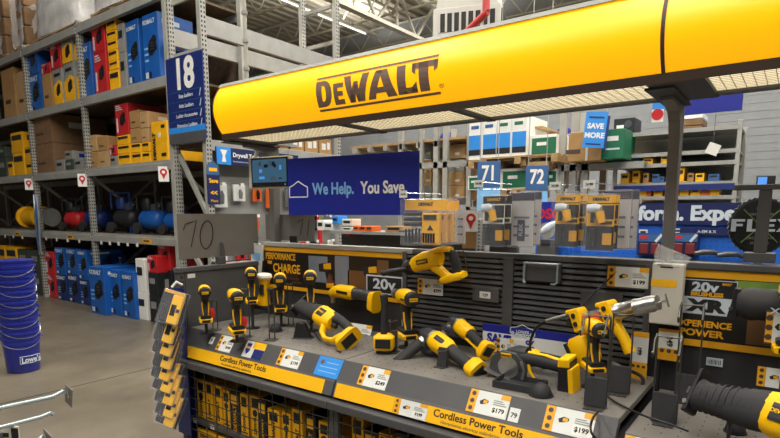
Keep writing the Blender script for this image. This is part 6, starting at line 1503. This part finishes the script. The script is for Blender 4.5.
text('Perform.', (at(684, 215, y=by).x - x0, -.004, (z0 + z1)/2 + .0), .235, 'silver_print', bb, bold=.01, align='RIGHT', sx=.98); text('Experience', (at(690, 215, y=by).x - x0, -.004, (z0 + z1)/2 + .0), .235, 'silver_print', bb, bold=.01, align='LEFT', sx=.98)
text('A-EM & X', (tx + .78, -.006, z0 - .08), .045, 'silver_print', bb, bold=.001)
# red and blue tool sets in the bay
for k, (u0, u1) in enumerate(((637, 662), (671, 697))):
    a0, a1, c0, c1 = rect_at(u0, 233, u1, 256, 7.2)
    r = empty('tool_set_pack', ((a0+a1)/2, 7.24, c0), label=('left' if k == 0 else 'right') + ' tool set pack with red grips in the blue bay', cat='pack', group='tool set packs in the blue bay')
    w_, h_ = a1 - a0, c1 - c0
    MB().box(-w_/2, w_/2, 0, .08, 0, h_).build('tray', 'deep_navy', r, bevel=.006); MB().box(-w_*.45, w_*.45, -.006, 0, h_*.62, h_*.95).build('header_card', 'steel_blue', r)
    MB().box(-w_*.4, -w_*.1, -.008, -.006, h_*.75, h_*.88).build('red_logo', 'red_accent', r)
    for s in (-1, 1): MB().box(s*w_*.22 - w_*.17, s*w_*.22 + w_*.17, -.02, 0, h_*.05, h_*.55).build('red_grip', 'maroon', r, bevel=.01)
    MB().bar((w_*.2, -.01, h_*.62), (w_*.42, -.01, h_*.95), .01, .03).build('silver_trim', 'silver_print', r)
for k, (u, v) in enumerate(((643, 232), (678, 231), (722, 232))):
    p = at(u, v, y=7.32); r = empty('price_tag', (p.x, 7.338, p.z), label=('left', 'middle', 'right')[k] + ' white price tag in the blue bay', cat='tag', group='price tags in the blue bay')
    MB().box(-.05, .05, -.002, 0, -.03, .03).build('card', 'white_print', r); MB().box(-.035, .03, -.003, -.002, -.012, .012).build('print_band', 'ink', r)
for k, (u, v) in enumerate(((708, 253), (731, 255))):
    p = at(u, v, y=7.2); r = empty('angle_tool', (p.x, 7.2, p.z - .04), (0, 0, .4), ('left' if k == 0 else 'right') + ' dark handheld tool lying in the blue bay', 'power tool', 'dark tools in the blue bay')
    MB().limb([(-.14, 0, .03), (-.05, 0, .05), (.06, 0, .05), (.13, 0, .02)], [(.05, .05), (.06, .07), (.06, .06), (.04, .04)], n=10).build('body', 'gunmetal', r, smooth=True); MB().limb([(.1, 0, .03), (.17, 0, .01)], [(.04, .04), (.02, .02)], n=8).build('nose', 'steel', r, smooth=True)
# blue cabinet panel with red lettering between the packs
a0, a1, c0, c1 = rect_at(538, 202, 562, 250, 6.6)
r = empty('brand_panel', (a0, 6.6, c0), label='bright blue panel with red lettering between the hanging packs', cat='sign')
MB().box(0, a1 - a0 + .1, 0, .03, -c0, c1 - c0).build('panel', 'peg_blue', r); MB().box(0, a1 - a0 + .1, -.003, 0, (c1-c0)*.55, (c1-c0)).build('navy_band', 'lowes_blue', r)
text('BOSCH', ((a1-a0)*.45, -.006, (c1-c0)*.74), .17, 'red_accent', r, bold=.006)
sw = empty('mitre_saw', ((a0 + a1)/2 + .05, 6.45, c0 + (c1-c0)*.2), label='grey saw picture piece before the bright blue panel', cat='power tool'); sw['label'] = 'grey bench saw standing before the bright blue panel'
MB().limb([(-.1, 0, .1), (.0, 0, .16), (.1, 0, .22)], [(.08, .08), (.12, .12), (.06, .06)], n=10).build('arm', 'silver_print', sw, smooth=True); MB().lathe((-.02, -.03, .12), (-.02, -.01, .12), [(0, .1), (1, .1)], 20).build('blade_guard', 'box_grey', sw, smooth=True); MB().box(-.16, .14, -.08, .08, -.04, .02).build('table', 'gunmetal', sw, bevel=.006)
MB().box(-.12, .1, -.06, .06, -sw.location.z, -.04).build('pedestal', 'charcoal', sw)
# blue hanging panel and small cards by the post
a0, a1, c0, c1 = rect_at(681, 92, 742, 110, 6.0)
r = empty('hanging_sign', ((a0 + a1)/2, 6.0, c0), label='plain deep blue hanging sign right of the header post', cat='sign')
MB().box(-(a1-a0)/2, (a1-a0)/2, -.008, .008, 0, c1 - c0 + .02).build('board', 'lowes_blue', r)
for s in (-1, 1): MB().cyl((s*.2, 0, c1 - c0), (s*.2, 0, 7.6 - c0), .004, n=5).build('hanging_wire', 'wire_steel', r)
a0, a1, c0, c1 = rect_at(653, 101, 670, 116, 5.0)
r = empty('hanging_sign', ((a0 + a1)/2, 5.0, c0), label='small blue and red hanging card left of the header post', cat='sign')
MB().box(-(a1-a0)/2, (a1-a0)/2, -.004, .004, (c1-c0)*.4, c1 - c0).build('blue_card', 'sky_blue', r); MB().box(-(a1-a0)/2, (a1-a0)*.15, -.01, -.004, -.04, (c1-c0)*.45).build('white_card', 'white_print', r); MB().lathe((-(a1-a0)*.18, -.01, .02), (-(a1-a0)*.18, -.013, .02), [(0, .045), (1, .045)], 14).build('red_spot', 'red_accent', r)
MB().cyl((0, 0, c1 - c0), (0, 0, 7.6 - c0), .004, n=5).build('hanging_wire', 'wire_steel', r)
# stack beyond the post
a0, a1, c0, c1 = rect_at(685, 110, 702, 128, 9.2)
r = empty('loaded_pallet', ((a0+a1)/2, 9.2, c0 - .1), label='small stack of brown and white cartons beyond the header post', cat='pallet')
for k in range(3): MB().box(-(a1-a0)/2, (a1-a0)/2, 0, .5, .06 + k*(c1-c0)/3, .05 + (k+1)*(c1-c0)/3).build('carton_body', 'cardboard_brown' if k < 2 else 'white_print', r, bevel=.004, seg=1)
MB().box(-(a1-a0)/2 - .02, (a1-a0)/2 + .1, 0, .55, 0, .05).build('pallet_board', 'sky_blue', r)
MB().cbox((.05, .25, -1.3), (.05, .05, 2.6)).build('rack_leg', 'rack_grey', r)
# small white hanging label
p = at(713, 149, y=7.0); r = empty('hanging_tag', p, (0, 0, .2), 'tilted white tag hanging on a thin wire before the grey shelving', 'tag')
MB().cbox((0, 0, 0), (.12, .006, .12), (0, .4, 0)).build('card', 'white_print', r); MB().cyl((0, 0, .05), (.0, 0, 3.0), .003, n=5).build('hanging_wire', 'wire_steel', r)
# blue screen terminal at the far right
a0, a1, c0, c1 = rect_at(757, 176, 775, 188, 5.5)
r = empty('computer_screen', ((a0+a1)/2, 5.5, c0), (0, 0, .2), 'small screen with a blue picture at the right edge', 'monitor')
MB().box(-(a1-a0)/2, (a1-a0)/2, 0, .03, 0, c1-c0).build('case', 'black_plastic', r, bevel=.004); MB().box(-(a1-a0)*.44, (a1-a0)*.05, -.003, 0, .02, c1-c0-.01).build('screen', 'screen_glow', r); MB().box(-.03, .03, .0, .03, -c0 + .0, 0).build('stand', 'charcoal', r)
# --- low shelf of packets seen between banner and display top
ls = empty('display_shelf', (-3.1, 4.6, 0), label='low shelf of packets and orange boxes behind the left poster', cat='display shelf')
MB().box(-1.2, 1.0, 0, .5, 1.22, 1.25).build('top_shelf', 'box_grey', ls); MB().box(-1.2, 1.0, .2, .24, 0, 1.22).build('spine', 'charcoal', ls); MB().box(-1.2, 1.0, 0, .5, 0, .1).build('base', 'charcoal', ls)
def shelfbox(u0, v0, u1, v1, c, label, nm='small_carton', cat='box'):
    a0, a1, c0, c1 = rect_at(u0, v0, u1, v1, 4.65); z0 = max(1.25, c0) if c0 < 1.33 else c0
    r = empty(nm, ((a0+a1)/2, 4.65, z0), label=label, cat=cat, group='goods on the low shelf')
    MB().box(-(a1-a0)/2, (a1-a0)/2, 0, .16, 0, c1 - z0).build('carton_body', c, r, bevel=.004, seg=1); MB().box(-(a1-a0)*.35, (a1-a0)*.3, -.003, 0, (c1-z0)*.4, (c1-z0)*.75).build('print_band', 'dark_print' if c != 'dark_print' else 'orange_box', r)
shelfbox(317, 220, 324, 242, 'white_print', 'leftmost white packet on the low shelf'); shelfbox(324, 222, 333, 243, 'paper', 'pale packet right of the leftmost white one'); shelfbox(332, 216, 338, 224, 'sky_blue', 'bright blue tag above the low shelf packets')
shelfbox(342, 219, 352, 226, 'cream_plastic', 'upper of two cream and orange cartons on the low shelf'); shelfbox(342, 227, 352, 235, 'cream_plastic', 'middle cream and orange carton on the low shelf'); shelfbox(343, 236, 349, 243, 'red_accent', 'small red can shaped pack on the low shelf')
for k in range(3): shelfbox(353 + k*6.6, 226, 359 + k*6.6, 234, 'orange_box', ordw[k].capitalize().lower() + ' orange carton in the row on the low shelf')
shelfbox(356, 235, 363, 243, 'dark_print', 'black and orange carton on the low shelf'); shelfbox(365, 235, 372, 243, 'dark_print', 'black and orange carton right of its twin'); shelfbox(385, 226, 403, 244, 'cardboard', 'brown carton at the right end of the low shelf'); shelfbox(399, 230, 404, 246, 'black_plastic', 'black box beside the brown carton')
# --- roof-hung heater and sprinkler pipe
a0, a1, c0, c1 = rect_at(438, 10, 497, 34, 7.4)
hv = empty('unit_heater', ((a0+a1)/2, 7.4, c0), (0, 0, math.radians(20)), 'white ceiling ventilation unit with dark grilles above the header', 'ventilation unit')
w_, h_ = a1 - a0, c1 - c0
MB().prism([(-w_/2, h_*.3), (w_/2, h_*.3), (w_*.42, h_*1.6), (-w_*.42, h_*1.6)], 0, .8).build('housing', 'duct_white', hv, bevel=.01); MB().box(-w_/2, w_/2, -.03, .83, h_*.1, h_*.9).build('outlet_frame', 'duct_white', hv, bevel=.008)
MB().box(-w_*.42, w_*.42, -.034, -.03, h_*.25, h_*.75).build('grille_back', 'hole_dark', hv)
for k in range(8): MB().box(-w_*.42 + k*w_*.84/8, -w_*.42 + k*w_*.84/8 + .03, -.05, -.03, h_*.25, h_*.75).build('grille_blade', 'duct_white', hv)
for k in range(7): MB().box(w_/2, w_/2 + .03, .05 + k*.1, .09 + k*.1, h_*.2, h_*.8).build('side_grille_blade', 'charcoal_dark', hv)
MB().box(-.3, .3, .2, .6, h_*1.6, 8.25 - c0).build('duct', 'duct_white', hv)
o = pipe([at(458, 40, y=7.2), at(485, 14, y=7.1), at(486, 8, y=7.1), at(486, 8, y=7.1) + Vector((0, 0, .6)), at(486, 8, y=7.1) + Vector((0, 0, 3.9))], .05, 'sprinkler_pipe', 'pipe_red', None); tag(o, 'red sprinkler pipe slanting in front of the ventilation unit', 'pipe')
